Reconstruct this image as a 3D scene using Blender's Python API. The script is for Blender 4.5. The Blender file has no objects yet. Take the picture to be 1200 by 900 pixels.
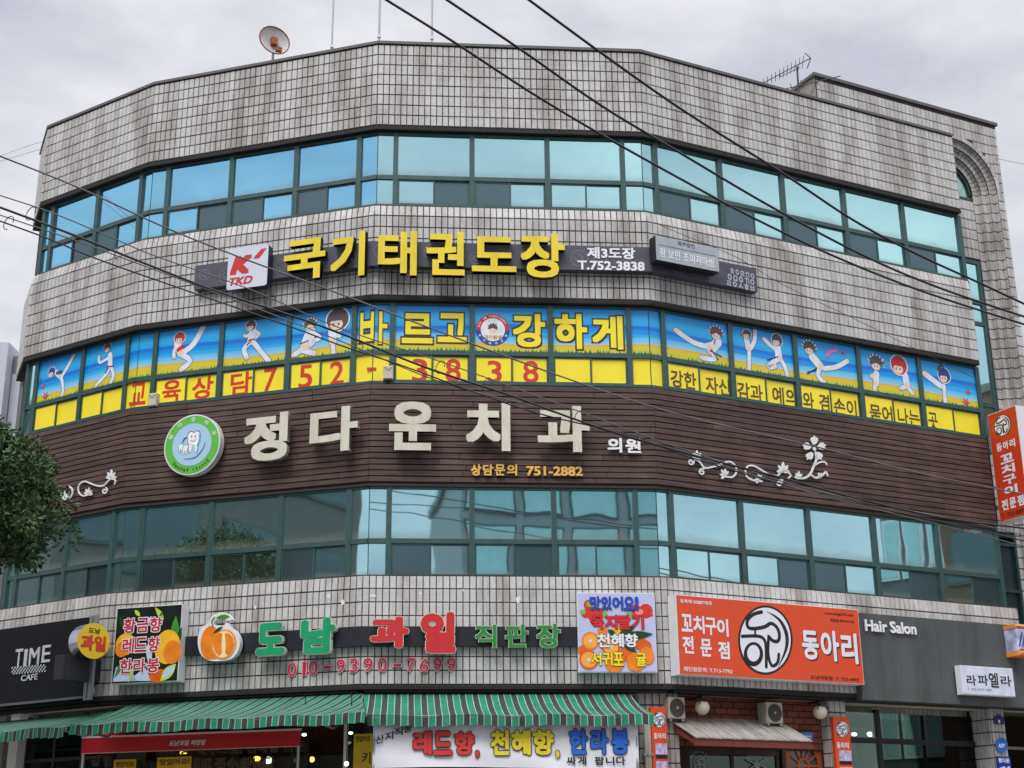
import bpy, math, random
from mathutils import Matrix, Vector
random.seed(7)
sc = bpy.context.scene
COL = sc.collection
R = math.radians

# ------------------------------------------------------------------ camera, light, exposure
CAMZ, FPX, PITCH, ROLL = 1.6, 1663.208, R(18.5715), R(-0.5351)
cam_data = bpy.data.cameras.new('camera')
cam_data.sensor_width = 36.0
cam_data.lens = FPX / 1200 * 36.0
cam_data.clip_start, cam_data.clip_end = 0.1, 3000
cam = bpy.data.objects.new('camera', cam_data)
COL.objects.link(cam)
_c, _s = math.cos(ROLL), math.sin(ROLL)
_r0, _u0 = Vector((1, 0, 0)), Vector((0, -math.sin(PITCH), math.cos(PITCH)))
_fw = Vector((0, math.cos(PITCH), math.sin(PITCH)))
_rt, _up = _r0 * _c + _u0 * _s, _u0 * _c - _r0 * _s
cam.matrix_world = Matrix(((_rt.x, _up.x, -_fw.x, 0), (_rt.y, _up.y, -_fw.y, 0), (_rt.z, _up.z, -_fw.z, CAMZ), (0, 0, 0, 1)))
sc.camera = cam

SUN_EL, SUN_AZ = R(52), R(200)          # high behind the camera, a little to its left
sun_data = bpy.data.lights.new('sun', 'SUN')
sun_data.energy, sun_data.angle, sun_data.color = 1.4, R(25), (1.0, 0.96, 0.9)
sun = bpy.data.objects.new('sun', sun_data)
COL.objects.link(sun)
_d = Vector((math.sin(SUN_AZ) * math.cos(SUN_EL), math.cos(SUN_AZ) * math.cos(SUN_EL), math.sin(SUN_EL)))
sun.rotation_euler = (-_d).to_track_quat('-Z', 'Y').to_euler()

world = bpy.data.worlds.new('World')
sc.world = world
world.use_nodes = True
nt = world.node_tree
nt.nodes.clear()
def N(t, tp, **k):
    n = t.nodes.new(tp)
    for a, b in k.items(): setattr(n, a, b)
    return n
out = N(nt, 'ShaderNodeOutputWorld')
bg = N(nt, 'ShaderNodeBackground'); bg.inputs['Strength'].default_value = 0.1
sky = N(nt, 'ShaderNodeTexSky', sky_type='NISHITA', sun_disc=False, sun_elevation=SUN_EL, sun_rotation=SUN_AZ)
tc = N(nt, 'ShaderNodeTexCoord')
mp = N(nt, 'ShaderNodeMapping'); mp.inputs['Scale'].default_value = (1.0, 1.0, 2.2); mp.inputs['Location'].default_value = (0.35, 0.1, 0.2)
n1 = N(nt, 'ShaderNodeTexNoise'); n1.inputs['Scale'].default_value = 3.4; n1.inputs['Detail'].default_value = 8; n1.inputs['Roughness'].default_value = 0.58
rp = N(nt, 'ShaderNodeValToRGB')
rp.color_ramp.elements[0].position, rp.color_ramp.elements[0].color = 0.36, (4.3, 4.45, 5.15, 1)
rp.color_ramp.elements[1].position, rp.color_ramp.elements[1].color = 0.66, (7.3, 7.3, 7.5, 1)
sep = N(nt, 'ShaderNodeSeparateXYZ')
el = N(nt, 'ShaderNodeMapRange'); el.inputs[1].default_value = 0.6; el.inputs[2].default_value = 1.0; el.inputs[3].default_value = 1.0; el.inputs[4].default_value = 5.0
mul = N(nt, 'ShaderNodeVectorMath', operation='SCALE')
mx = N(nt, 'ShaderNodeMix', data_type='RGBA'); mx.inputs[0].default_value = 0.96
L = nt.links
L.new(tc.outputs['Generated'], mp.inputs[0]); L.new(mp.outputs[0], n1.inputs[0]); L.new(n1.outputs[0], rp.inputs[0])
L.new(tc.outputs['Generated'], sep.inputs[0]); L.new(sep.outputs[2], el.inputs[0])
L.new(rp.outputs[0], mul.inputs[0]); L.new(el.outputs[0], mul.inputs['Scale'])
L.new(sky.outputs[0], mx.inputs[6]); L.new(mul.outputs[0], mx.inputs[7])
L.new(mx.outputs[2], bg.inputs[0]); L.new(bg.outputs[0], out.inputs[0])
sc.view_settings.view_transform = 'Standard'
sc.view_settings.look = 'None'
sc.view_settings.gamma = 1.0
sc.view_settings.exposure = 0.35
sc.render.engine = 'CYCLES'
sc.cycles.max_bounces = 6
sc.cycles.use_denoising = True

# ------------------------------------------------------------------ survey of the building (metres, camera at the origin)
G = [Vector(p) for p in ((-9.2532, 25.7098), (-6.7394, 24.0834), (-2.3657, 22.7301), (2.3865, 23.0996), (9.0435, 26.4001))]
T_ = [(G[i + 1] - G[i]).normalized() for i in range(4)]
N_ = [Vector((t.y, -t.x)) for t in T_]
LEN = [(G[i + 1] - G[i]).length for i in range(4)]
def ray(x, y):
    a, b = x - 600, 450 - y
    X, U = _c * a - _s * b, _s * a + _c * b
    return Vector((X, FPX * math.cos(PITCH) - U * math.sin(PITCH), FPX * math.sin(PITCH) + U * math.cos(PITCH)))
def uz(i, x, y, d=0.0):
    """photo reading -> (distance along facet i, height) on the plane d in front of it"""
    r = ray(x, y); n = N_[i]; o = G[i] + n * d
    k = o.dot(n) / (r.x * n.x + r.y * n.y)
    return (Vector((r.x * k, r.y * k)) - G[i]).dot(T_[i]), r.z * k + CAMZ
def at_depth(x, y, Y):
    r = ray(x, y); k = Y / r.y
    return Vector((r.x * k, Y, r.z * k + CAMZ))
def FM(i, u=0.0, z=0.0, d=0.0):
    t, n = T_[i], N_[i]; p = G[i] + t * u + n * d
    return Matrix(((t.x, -n.x, 0, p.x), (t.y, -n.y, 0, p.y), (0, 0, 1, z), (0, 0, 0, 1)))
def miter(k, d):
    """u overlap at corner k (1..3) for a plane offset d: how far the offset plane extends past the corner"""
    ang = T_[k - 1].angle(T_[k]); return d * math.tan(ang / 2)

# ------------------------------------------------------------------ materials
def lin(c):
    return tuple((v / 255 / 12.92 if v / 255 <= 0.04045 else ((v / 255 + 0.055) / 1.055) ** 2.4) for v in c)
MATS = {}
def mat(name, rgb, rough=0.6, metal=0.0, var=0.12, scale=6.0, stretch=(1, 1, 1), spec=0.5, bump=0.0, emit=0.0, rand=0.0, dirt=0.0):
    """rgb in 0..255 display values of the surface's own colour"""
    if name in MATS: return MATS[name]
    m = bpy.data.materials.new(name); m.use_nodes = True
    t = m.node_tree; b = t.nodes['Principled BSDF']
    c = lin(rgb)
    b.inputs['Roughness'].default_value = rough; b.inputs['Metallic'].default_value = metal
    b.inputs['Specular IOR Level'].default_value = spec
    tcn = N(t, 'ShaderNodeTexCoord'); mpn = N(t, 'ShaderNodeMapping'); mpn.inputs['Scale'].default_value = stretch
    no = N(t, 'ShaderNodeTexNoise'); no.inputs['Scale'].default_value = scale; no.inputs['Detail'].default_value = 6
    t.links.new(tcn.outputs['Object'], mpn.inputs[0]); t.links.new(mpn.outputs[0], no.inputs[0])
    r = N(t, 'ShaderNodeMapRange'); r.inputs[1].default_value = 0.3; r.inputs[2].default_value = 0.7
    r.inputs[3].default_value = 1 - var; r.inputs[4].default_value = 1 + var
    t.links.new(no.outputs[0], r.inputs[0])
    fac = r.outputs[0]
    if rand:
        g = N(t, 'ShaderNodeNewGeometry'); oi = N(t, 'ShaderNodeObjectInfo')
        ad = N(t, 'ShaderNodeMath', operation='ADD'); fr = N(t, 'ShaderNodeMath', operation='FRACT')
        t.links.new(g.outputs['Random Per Island'], ad.inputs[0]); t.links.new(oi.outputs['Random'], ad.inputs[1]); t.links.new(ad.outputs[0], fr.inputs[0])
        r2 = N(t, 'ShaderNodeMapRange'); r2.inputs[3].default_value = 1 - rand; r2.inputs[4].default_value = 1 + rand
        t.links.new(fr.outputs[0], r2.inputs[0])
        mm = N(t, 'ShaderNodeMath', operation='MULTIPLY'); t.links.new(fac, mm.inputs[0]); t.links.new(r2.outputs[0], mm.inputs[1]); fac = mm.outputs[0]
    if dirt:
        mp2 = N(t, 'ShaderNodeMapping'); mp2.inputs['Scale'].default_value = (2.6, 2.6, 0.5)
        g2 = N(t, 'ShaderNodeNewGeometry'); t.links.new(g2.outputs['Position'], mp2.inputs[0])
        n2 = N(t, 'ShaderNodeTexNoise'); n2.inputs['Scale'].default_value = 0.9; n2.inputs['Detail'].default_value = 9; n2.inputs['Roughness'].default_value = 0.7
        t.links.new(mp2.outputs[0], n2.inputs[0])
        r3 = N(t, 'ShaderNodeMapRange'); r3.inputs[1].default_value = 0.44; r3.inputs[2].default_value = 0.66
        r3.inputs[3].default_value = 1.0; r3.inputs[4].default_value = 1 - dirt
        t.links.new(n2.outputs[0], r3.inputs[0])
        m3 = N(t, 'ShaderNodeMath', operation='MULTIPLY'); t.links.new(fac, m3.inputs[0]); t.links.new(r3.outputs[0], m3.inputs[1]); fac = m3.outputs[0]
    sv = N(t, 'ShaderNodeVectorMath', operation='SCALE'); sv.inputs[0].default_value = c
    t.links.new(fac, sv.inputs['Scale'])
    if dirt > 0:     # grime is browner than the clean surface
        wm = N(t, 'ShaderNodeMix', data_type='RGBA', blend_type='MULTIPLY'); r4 = N(t, 'ShaderNodeMapRange'); r4.inputs[1].default_value = 0.46; r4.inputs[2].default_value = 0.7
        t.links.new(n2.outputs[0], r4.inputs[0]); t.links.new(r4.outputs[0], wm.inputs[0]); t.links.new(sv.outputs[0], wm.inputs[6]); wm.inputs[7].default_value = (1.0, 0.93, 0.86, 1); t.links.new(wm.outputs[2], b.inputs['Base Color'])
    else: t.links.new(sv.outputs[0], b.inputs['Base Color'])
    if bump:
        bp = N(t, 'ShaderNodeBump'); bp.inputs['Strength'].default_value = bump; bp.inputs['Distance'].default_value = 0.01
        t.links.new(no.outputs[0], bp.inputs['Height']); t.links.new(bp.outputs[0], b.inputs['Normal'])
    if emit:
        b.inputs['Emission Color'].default_value = (*c, 1); b.inputs['Emission Strength'].default_value = emit
    MATS[name] = m
    return m
def glass_mat(name, tint, rough=0.02, base=(128, 132, 120), refl=0.9, dirt=0.45):
    """coated facade glazing: tinted mirror over a dark body, dusty along the bottom edge of every pane"""
    m = bpy.data.materials.new(name); m.use_nodes = True
    t = m.node_tree; b = t.nodes['Principled BSDF']; o = t.nodes['Material Output']
    b.inputs['Base Color'].default_value = (*lin(base), 1); b.inputs['Roughness'].default_value = 0.35
    g = N(t, 'ShaderNodeBsdfGlossy'); g.inputs['Color'].default_value = (*lin(tint), 1); g.inputs['Roughness'].default_value = rough
    mixs = N(t, 'ShaderNodeMixShader')
    tcn = N(t, 'ShaderNodeTexCoord'); sp = N(t, 'ShaderNodeSeparateXYZ'); t.links.new(tcn.outputs['UV'], sp.inputs[0])
    no = N(t, 'ShaderNodeTexNoise'); no.inputs['Scale'].default_value = 3.0; no.inputs['Detail'].default_value = 5
    t.links.new(tcn.outputs['Object'], no.inputs[0])
    ad = N(t, 'ShaderNodeMath', operation='MULTIPLY_ADD'); ad.inputs[1].default_value = 0.22
    t.links.new(no.outputs[0], ad.inputs[0]); t.links.new(sp.outputs[1], ad.inputs[2])
    mr = N(t, 'ShaderNodeMapRange', interpolation_type='SMOOTHSTEP'); mr.inputs[1].default_value = 0.06; mr.inputs[2].default_value = 0.34
    mr.inputs[3].default_value = refl * (1 - dirt); mr.inputs[4].default_value = refl
    t.links.new(ad.outputs[0], mr.inputs[0]); t.links.new(mr.outputs[0], mixs.inputs[0])
    n2 = N(t, 'ShaderNodeTexNoise'); n2.inputs['Scale'].default_value = 1.1; n2.inputs['Detail'].default_value = 1
    t.links.new(tcn.outputs['Object'], n2.inputs[0])
    bp = N(t, 'ShaderNodeBump'); bp.inputs['Strength'].default_value = 0.12; bp.inputs['Distance'].default_value = 0.02
    t.links.new(n2.outputs[0], bp.inputs['Height']); t.links.new(bp.outputs[0], g.inputs['Normal'])
    t.links.new(b.outputs[0], mixs.inputs[1]); t.links.new(g.outputs[0], mixs.inputs[2]); t.links.new(mixs.outputs[0], o.inputs[0])
    MATS[name] = m
    return m
def clear_glass(name='clear shop glass', tint=(222, 234, 228)):
    m = bpy.data.materials.new(name); m.use_nodes = True
    t = m.node_tree; t.nodes.clear(); o = N(t, 'ShaderNodeOutputMaterial')
    tr = N(t, 'ShaderNodeBsdfTransparent'); tr.inputs[0].default_value = (*lin(tint), 1)
    g = N(t, 'ShaderNodeBsdfGlossy'); g.inputs['Roughness'].default_value = 0.01; g.inputs['Color'].default_value = (0.8, 0.9, 0.85, 1)
    fr = N(t, 'ShaderNodeFresnel'); fr.inputs[0].default_value = 1.5
    mxs = N(t, 'ShaderNodeMixShader'); t.links.new(fr.outputs[0], mxs.inputs[0]); t.links.new(tr.outputs[0], mxs.inputs[1]); t.links.new(g.outputs[0], mxs.inputs[2])
    t.links.new(mxs.outputs[0], o.inputs[0]); MATS[name] = m
    return m

TILE = mat('glazed facade tile', (198, 196, 194), 0.42, var=0.08, scale=14, rand=0.07, dirt=0.5, bump=0.2)
GROUT = mat('dark grout', (58, 53, 51), 0.9)
COPING = mat('painted metal coping', (92, 88, 88), 0.5, var=0.15)
SOFFIT = mat('shade darkened soffit', (34, 31, 31), 0.8)  # very dark colour carries the black shadow under the wall bands
FRAME = mat('green grey window frame', (66, 92, 90), 0.38, metal=0.3, var=0.12)
CONC = mat('painted concrete', (150, 146, 140), 0.85, dirt=0.3)
GLASS = glass_mat('coated blue glass', (192, 243, 246))
GLASS_B = glass_mat('coated glass tinted as bluer sky reflection', (146, 218, 250))  # same glass; bluer sky reflection of the left facets put into the tint
GLASS_S = glass_mat('glass behind an insect screen', (104, 130, 138), rough=0.22, base=(66, 80, 84), refl=0.62)
GLASS_D = glass_mat('coated glass, clearer', (182, 232, 238), refl=0.9, dirt=0.5)
PLANK = mat('brown stained plank', (76, 57, 51), 0.6, var=0.5, scale=7, stretch=(0.3, 1, 7), rand=0.2, dirt=-0.35, bump=0.4)
PLANKB = mat('batten shadow gap', (24, 18, 18), 0.9)
WHITE = mat('white painted metal', (228, 228, 228), 0.4, var=0.04)
BLACK = mat('black painted metal', (26, 27, 30), 0.45)
SHOPGLASS = clear_glass()

# ------------------------------------------------------------------ mesh builder
class MB:
    def __init__(self): self.v, self.f, self.m, self.uv, self.mats, self.hasuv = [], [], [], [], [], False
    def mi(self, mt):
        if mt not in self.mats: self.mats.append(mt)
        return self.mats.index(mt)
    def add(self, verts, faces, mt, uvs=None):
        o = len(self.v); k = self.mi(mt)
        self.v += [tuple(p) for p in verts]
        for j, f in enumerate(faces):
            self.f.append([a + o for a in f]); self.m.append(k)
            if uvs: self.uv.append([uvs[a] for a in f]); self.hasuv = True
            else: self.uv.append([(0, 0)] * len(f))
    def addm(self, verts, faces, fm):
        o = len(self.v); self.v += [tuple(p) for p in verts]
        for f, m in zip(faces, fm):
            self.f.append([a + o for a in f]); self.m.append(self.mi(m)); self.uv.append([(0, 0)] * len(f))
    def box(self, x0, x1, y0, y1, z0, z1, mt):
        v = [(x, y, z) for z in (z0, z1) for y in (y0, y1) for x in (x0, x1)]
        self.add(v, [(0, 2, 3, 1), (4, 5, 7, 6), (0, 1, 5, 4), (2, 6, 7, 3), (0, 4, 6, 2), (1, 3, 7, 5)], mt)
    def cbox(self, x0, x1, y0, y1, z0, z1, mt, c=0.01):
        """box whose front (-y) face is chamfered"""
        v = [(x0, y1, z0), (x1, y1, z0), (x1, y1, z1), (x0, y1, z1), (x0, y0 + c, z0), (x1, y0 + c, z0), (x1, y0 + c, z1), (x0, y0 + c, z1),
             (x0 + c, y0, z0 + c), (x1 - c, y0, z0 + c), (x1 - c, y0, z1 - c), (x0 + c, y0, z1 - c)]
        self.add(v, [(0, 3, 2, 1), (0, 1, 5, 4), (1, 2, 6, 5), (2, 3, 7, 6), (3, 0, 4, 7), (4, 5, 9, 8), (5, 6, 10, 9), (6, 7, 11, 10), (7, 4, 8, 11), (8, 9, 10, 11)], mt)
    def quad(self, a, b, c, d, mt, uvs=None): self.add([a, b, c, d], [(0, 1, 2, 3)], mt, uvs)
    def poly(self, pts, y, mt, thick=0.0, side=None):
        """polygon of (x, z) points in the plane y (front), extruded backwards by thick"""
        n = len(pts)
        ar = sum(pts[i][0] * pts[(i + 1) % n][1] - pts[(i + 1) % n][0] * pts[i][1] for i in range(n))
        if ar < 0: pts = pts[::-1]
        if not thick: self.add([(x, y, z) for x, z in pts], [list(range(n))], mt); return
        v = [(x, y, z) for x, z in pts] + [(x, y + thick, z) for x, z in pts]
        fs = [list(range(n)), list(range(2 * n - 1, n - 1, -1))] + [(i, i + n, (i + 1) % n + n, (i + 1) % n) for i in range(n)]
        self.addm(v, fs, [mt, mt] + [side or mt] * n)
    def stroke(self, pts, w, y, mt, thick=0.0, side=None, taper=False, cap=True):
        """thick polyline in the x,z plane; w a number or a list of full widths"""
        n = len(pts); ws = w if isinstance(w, (list, tuple)) else [w] * n
        if taper: ws = [ws[i] * (0.35 + 0.65 * math.sin(math.pi * (i + 0.5) / n)) for i in range(n)]
        Lp, Rp = [], []
        for i, (x, z) in enumerate(pts):
            a = pts[max(0, i - 1)]; b = pts[min(n - 1, i + 1)]
            dx, dz = b[0] - a[0], b[1] - a[1]; l = math.hypot(dx, dz) or 1
            nx, nz = -dz / l * ws[i] / 2, dx / l * ws[i] / 2
            Lp.append((x + nx, z + nz)); Rp.append((x - nx, z - nz))
        v = []; 
        for k, (a, b) in enumerate(zip(Lp, Rp)): v += [(a[0], y, a[1]), (b[0], y, b[1])]
        if thick: v += [(p[0], y + thick, p[2]) for p in v]
        m = 2 * n; fs, fm = [], []
        for i in range(n - 1):
            a, b, c, d = 2 * i, 2 * i + 1, 2 * i + 3, 2 * i + 2
            fs.append((a, b, c, d)); fm.append(mt)
            if thick:
                fs += [(a + m, d + m, c + m, b + m), (a, d, d + m, a + m), (b, b + m, c + m, c)]; fm += [mt, side or mt, side or mt]
        if thick: fs += [(0, m, m + 1, 1), (m - 2, m - 1, 2 * m - 1, 2 * m - 2)]; fm += [side or mt] * 2
        self.addm(v, fs, fm)
        if cap:
            for q, ww in ((pts[0], ws[0]), (pts[-1], ws[-1])):
                if ww > 0.02: self.disc(q[0], q[1], ww / 2, ww / 2, y + 0.0003, mt, n=10, thick=thick)
    def disc(self, cx, cz, rx, rz, y, mt, n=32, thick=0.0, side=None, a0=0):
        self.poly([(cx + rx * math.cos(a0 + 2 * math.pi * k / n), cz + rz * math.sin(a0 + 2 * math.pi * k / n)) for k in range(n)], y, mt, thick, side)
    def ring(self, cx, cz, rx, rz, w, y, mt, n=40, thick=0.0):
        v = []; 
        for k in range(n):
            c, s = math.cos(2 * math.pi * k / n), math.sin(2 * math.pi * k / n)
            v += [(cx + rx * c, y, cz + rz * s), (cx + (rx - w) * c, y, cz + (rz - w) * s)]
        fs = [(2 * k, 2 * ((k + 1) % n), 2 * ((k + 1) % n) + 1, 2 * k + 1) for k in range(n)]
        self.add(v, fs, mt)
        if thick:
            v2 = v + [(a, b + thick, c) for a, b, c in v]; m = 2 * n
            self.add(v2, [(2 * k, 2 * k + m, 2 * ((k + 1) % n) + m, 2 * ((k + 1) % n)) for k in range(n)] +
                     [(2 * k + 1, 2 * ((k + 1) % n) + 1, 2 * ((k + 1) % n) + 1 + m, 2 * k + 1 + m) for k in range(n)], mt)
    def tube(self, pts, r, mt, n=6):
        pts = [Vector(p) for p in pts]; v = []; rs = r if isinstance(r, (list, tuple)) else [r] * len(pts)
        for i, p in enumerate(pts):
            d = (pts[min(i + 1, len(pts) - 1)] - pts[max(i - 1, 0)]).normalized()
            a = d.cross(Vector((0, 0, 1)) if abs(d.z) < 0.95 else Vector((1, 0, 0))).normalized(); b = d.cross(a)
            for k in range(n):
                t = 2 * math.pi * k / n; v.append(p + (a * math.cos(t) + b * math.sin(t)) * rs[i])
        fs = []
        for i in range(len(pts) - 1):
            for k in range(n): fs.append((i * n + k, i * n + (k + 1) % n, (i + 1) * n + (k + 1) % n, (i + 1) * n + k))
        fs += [list(range(n - 1, -1, -1)), list(range((len(pts) - 1) * n, len(pts) * n))]
        self.add(v, fs, mt)
    def build(self, name, parent=None, mw=None, smooth=False, **tags):
        me = bpy.data.meshes.new(name); me.from_pydata(self.v, [], self.f)
        for m in self.mats: me.materials.append(m)
        me.polygons.foreach_set('material_index', self.m)
        if self.hasuv:
            l = me.uv_layers.new(name='UVMap'); l.data.foreach_set('uv', [c for f in self.uv for p in f for c in p])
        if smooth: me.polygons.foreach_set('use_smooth', [True] * len(me.polygons))
        me.update()
        return link(name, me, parent, mw, **tags)
def link(name, me, parent=None, mw=None, **tags):
    o = bpy.data.objects.new(name, me); COL.objects.link(o)
    if parent is not None: o.parent = parent
    if mw is not None: o.matrix_local = mw
    for k, v in tags.items(): o[k] = v
    return o
def thing(name, label, cat, mw=None, group=None):
    o = link(name, None, None, mw); o['label'] = label; o['category'] = cat
    if group: o['group'] = group
    o.empty_display_size = 0.2
    return o

# ------------------------------------------------------------------ lettering
_gl = {}
def glyph(text, res=3, shear=0.0):
    k = (text, res, shear)
    if k in _gl: return _gl[k]
    cu = bpy.data.curves.new('lettering', 'FONT'); cu.body = text; cu.size = 1; cu.extrude = 0.5
    cu.resolution_u = res; cu.fill_mode = 'BOTH'; cu.shear = shear
    o = bpy.data.objects.new('lettering', cu); COL.objects.link(o)
    me = bpy.data.meshes.new_from_object(o, depsgraph=bpy.context.evaluated_depsgraph_get())
    v = [tuple(p.co) for p in me.vertices]; fs = [tuple(p.vertices) for p in me.polygons]; nz = [p.normal.z for p in me.polygons]
    bpy.data.objects.remove(o); bpy.data.curves.remove(cu); bpy.data.meshes.remove(me)
    bb = (min(p[0] for p in v), max(p[0] for p in v), min(p[1] for p in v), max(p[1] for p in v))
    _gl[k] = (v, fs, nz, bb)
    return _gl[k]
def text(mb, s, x0, x1, z0, z1, y, mt, thick=0.0, side=None, bold=0.02, outline=None, shear=0.0, res=3, slope=0.0, rnd=False):
    """lettering filling the box x0..x1, z0..z1 with its front in the plane y; strokes are thickened by laying shifted copies
    over each other, a hair apart in depth; outline = (material, extra width)"""
    v, fs, nz, base = glyph(s, res, shear)
    def put(b, yy, m1, th, sd, bb):
        sx, sz = (x1 - x0) / (base[1] - base[0] + 2 * bb), (z1 - z0) / (base[3] - base[2] + 2 * bb)
        sh = [(0, 0)]
        if b > 0.004:
            e = b if not rnd else b * 0.72
            sh = [(-e, -e), (e, -e), (e, e), (-e, e), (-b, 0), (b, 0), (0, b), (0, -b)]
            if b > 0.05: sh += [(-e * .5, -e * .5), (e * .5, -e * .5), (e * .5, e * .5), (-e * .5, e * .5)]
        for n_, (ox, oz) in enumerate(sh):
            P = []; dy = yy + n_ * 0.00012
            for p in v:
                X = x0 + (p[0] - base[0] + ox + bb) * sx
                P.append((X, dy + (th if p[2] < 0 else 0), z0 + (p[1] - base[2] + oz + bb) * sz + slope * (X - (x0 + x1) / 2)))
            if th: mb.addm(P, fs, [m1 if abs(q) > 0.5 else (sd or m1) for q in nz])
            else:
                keep = [f for f, q in zip(fs, nz) if q > 0.5]
                use = sorted({a for f in keep for a in f}); ix = {a: j for j, a in enumerate(use)}
                mb.addm([P[a] for a in use], [[ix[a] for a in f] for f in keep], [m1] * len(keep))
    if outline:
        put(bold + outline[1], y + (0.002 if thick == 0 else 0.004), outline[0], max(0, thick - 0.004) if thick else 0, outline[0], bold)
        put(bold, y, mt, 0, None, bold)
    else: put(bold, y, mt, thick, side, bold)
class Site:
    """a spot on facet i, d metres in front of the glass line; px() turns a photo reading into local x, z"""
    def __init__(s, i, d, x, y):
        s.i, s.d = i, d; s.u, s.z = uz(i, x, y, d); s.mw = FM(i, s.u, s.z, d)
    def px(s, x, y, dd=0.0):
        u, z = uz(s.i, x, y, s.d + dd); return (u - s.u, z - s.z)
    def text(s, mb, t, pl, pr, h, mt, dd=0.0, thick=0.0, level=True, **k):
        """line of lettering from photo point pl to pr (mid height), h photo pixels tall"""
        a, b = s.px(*pl, dd), s.px(*pr, dd); xm, ym = (pl[0] + pr[0]) / 2, (pl[1] + pr[1]) / 2
        c0, c1 = s.px(xm, ym + h / 2, dd), s.px(xm, ym - h / 2, dd)
        if 'slope' not in k and not level: k['slope'] = (b[1] - a[1]) / (b[0] - a[0])
        text(mb, t, a[0], b[0], c0[1], c1[1], -dd, mt, thick=thick, **k)
    def stroke(s, mb, pts, wpx, mt, dd=0.0, **k):
        P = [s.px(x, y, dd) for x, y in pts]; sc_ = abs(s.px(pts[0][0], pts[0][1] - 10, dd)[1] - P[0][1]) / 10
        w = [a * sc_ for a in wpx] if isinstance(wpx, (list, tuple)) else wpx * sc_
        mb.stroke(P, w, -dd, mt, **k)
    def poly(s, mb, pts, mt, dd=0.0, **k): mb.poly([s.px(x, y, dd) for x, y in pts], -dd, mt, **k)
def smooth_path(p, n=5):
    """Catmull-Rom through p"""
    o = []
    for i in range(len(p) - 1):
        a, b, c, d = p[max(i - 1, 0)], p[i], p[i + 1], p[min(i + 2, len(p) - 1)]
        for k in range(n):
            t = k / n
            o.append(tuple(0.5 * (2 * b[j] + (c[j] - a[j]) * t + (2 * a[j] - 5 * b[j] + 4 * c[j] - d[j]) * t * t + (-a[j] + 3 * b[j] - 3 * c[j] + d[j]) * t ** 3) for j in range(len(b))))
    o.append(tuple(p[-1])); return o
# ------------------------------------------------------------------ ground
g = MB(); g.box(-400, 400, -400, 400, -0.5, 0.0, mat('asphalt', (62, 62, 64), 0.9, scale=3, bump=0.3)); g.build('road', kind='structure')
sw = MB(); PAVE = mat('concrete paver', (140, 136, 130), 0.9, scale=4)
sw.box(-60, 60, 18.6, 60, 0.0, 0.13, PAVE); sw.build('pavement', kind='structure')
kb = MB()
kb.box(-60, 60, 18.35, 18.6, 0.0, 0.14, mat('granite kerb', (150, 150, 148), 0.8)); kb.build('kerb', kind='structure')
sw = MB(); sw.box(-19, 24, -9, -1.4, 0.0, 0.13, PAVE); sw.build('pavement', kind='structure')
lm = MB()
for k in range(-20, 20): lm.box(k * 3.0, k * 3.0 + 1.8, 8.3, 8.45, 0.004, 0.008, mat('road paint', (225, 222, 210), 0.8))
lm.build('road_marking', kind='structure')

# ------------------------------------------------------------------ the building
ZPAR, ZTB, ZW4M, ZW4B, ZB3B, ZW3M, ZW3B, ZBRB, ZW2M, ZW2B, ZLOB = 15.815, 14.065, 13.138, 12.557, 10.781, 9.838, 9.266, 7.531, 6.566, 5.947, 4.182
bld = thing('commercial_building', 'four-storey grey tiled corner building with faceted front and ribbon windows full of shop signs', 'building')
LEFT = Vector((-9.753, 26.81))       # the facade turns back here
def end_pt(d, side):
    if side == 'R': return G[4] + T_[3] * d + N_[3] * d
def ring_pts(d):
    """plan outline of the front at offset d, from the left return to the right return"""
    t0 = (G[0] - LEFT).normalized(); n0 = Vector((t0.y, -t0.x))
    ns = [n0] + N_
    P = [LEFT + n0 * d]
    for k in range(4):
        a, b = ns[k], ns[k + 1]; P.append(G[k] + (a + b) * (d / (1 + a.dot(b))))
    P.append(G[4] + N_[3] * d + T_[3] * 0.09)
    return P
def band_solid(name, rows, mt, parent, back=0.35):
    """wall band: rows = [(z, offset)...] from top to bottom, follows every facet"""
    mb = MB(); prof = [ring_pts(d) for _, d in rows]; inner = ring_pts(-back)
    for k in range(len(rows) - 1):
        a, b = prof[k], prof[k + 1]
        for j in range(len(a) - 1):
            mb.quad((b[j].x, b[j].y, rows[k + 1][0]), (b[j + 1].x, b[j + 1].y, rows[k + 1][0]), (a[j + 1].x, a[j + 1].y, rows[k][0]), (a[j].x, a[j].y, rows[k][0]), mt)
        for j, q in ((0, 1), (len(a) - 1, -1)):
            f = [(inner[j].x, inner[j].y, rows[k + 1][0]), (b[j].x, b[j].y, rows[k + 1][0]), (a[j].x, a[j].y, rows[k][0]), (inner[j].x, inner[j].y, rows[k][0])]
            mb.add(f, [(0, 1, 2, 3) if q > 0 else (3, 2, 1, 0)], mt)
    for (z, _), pr, flip in ((rows[0], prof[0], 0), (rows[-1], prof[-1], 1)):
        for j in range(len(pr) - 1):
            f = [(pr[j].x, pr[j].y, z), (pr[j + 1].x, pr[j + 1].y, z), (inner[j + 1].x, inner[j + 1].y, z), (inner[j].x, inner[j].y, z)]
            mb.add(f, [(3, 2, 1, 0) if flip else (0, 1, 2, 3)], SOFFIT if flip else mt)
    return mb.build(name, parent)
TW, TH, GAP, TT = 0.1065, 0.2185, 0.011, 0.016
def tile_verts(w, h, jit=0.0):
    c = 0.005
    y0, y1 = -TT - jit, 0.0
    return [(0, y1, 0), (w, y1, 0), (w, y1, h), (0, y1, h), (c, y0, c), (w - c, y0, c), (w - c, y0, h - c), (c, y0, h - c)]
TF = [(0, 1, 5, 4), (1, 2, 6, 5), (2, 3, 7, 6), (3, 0, 4, 7), (4, 5, 6, 7)]
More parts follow.
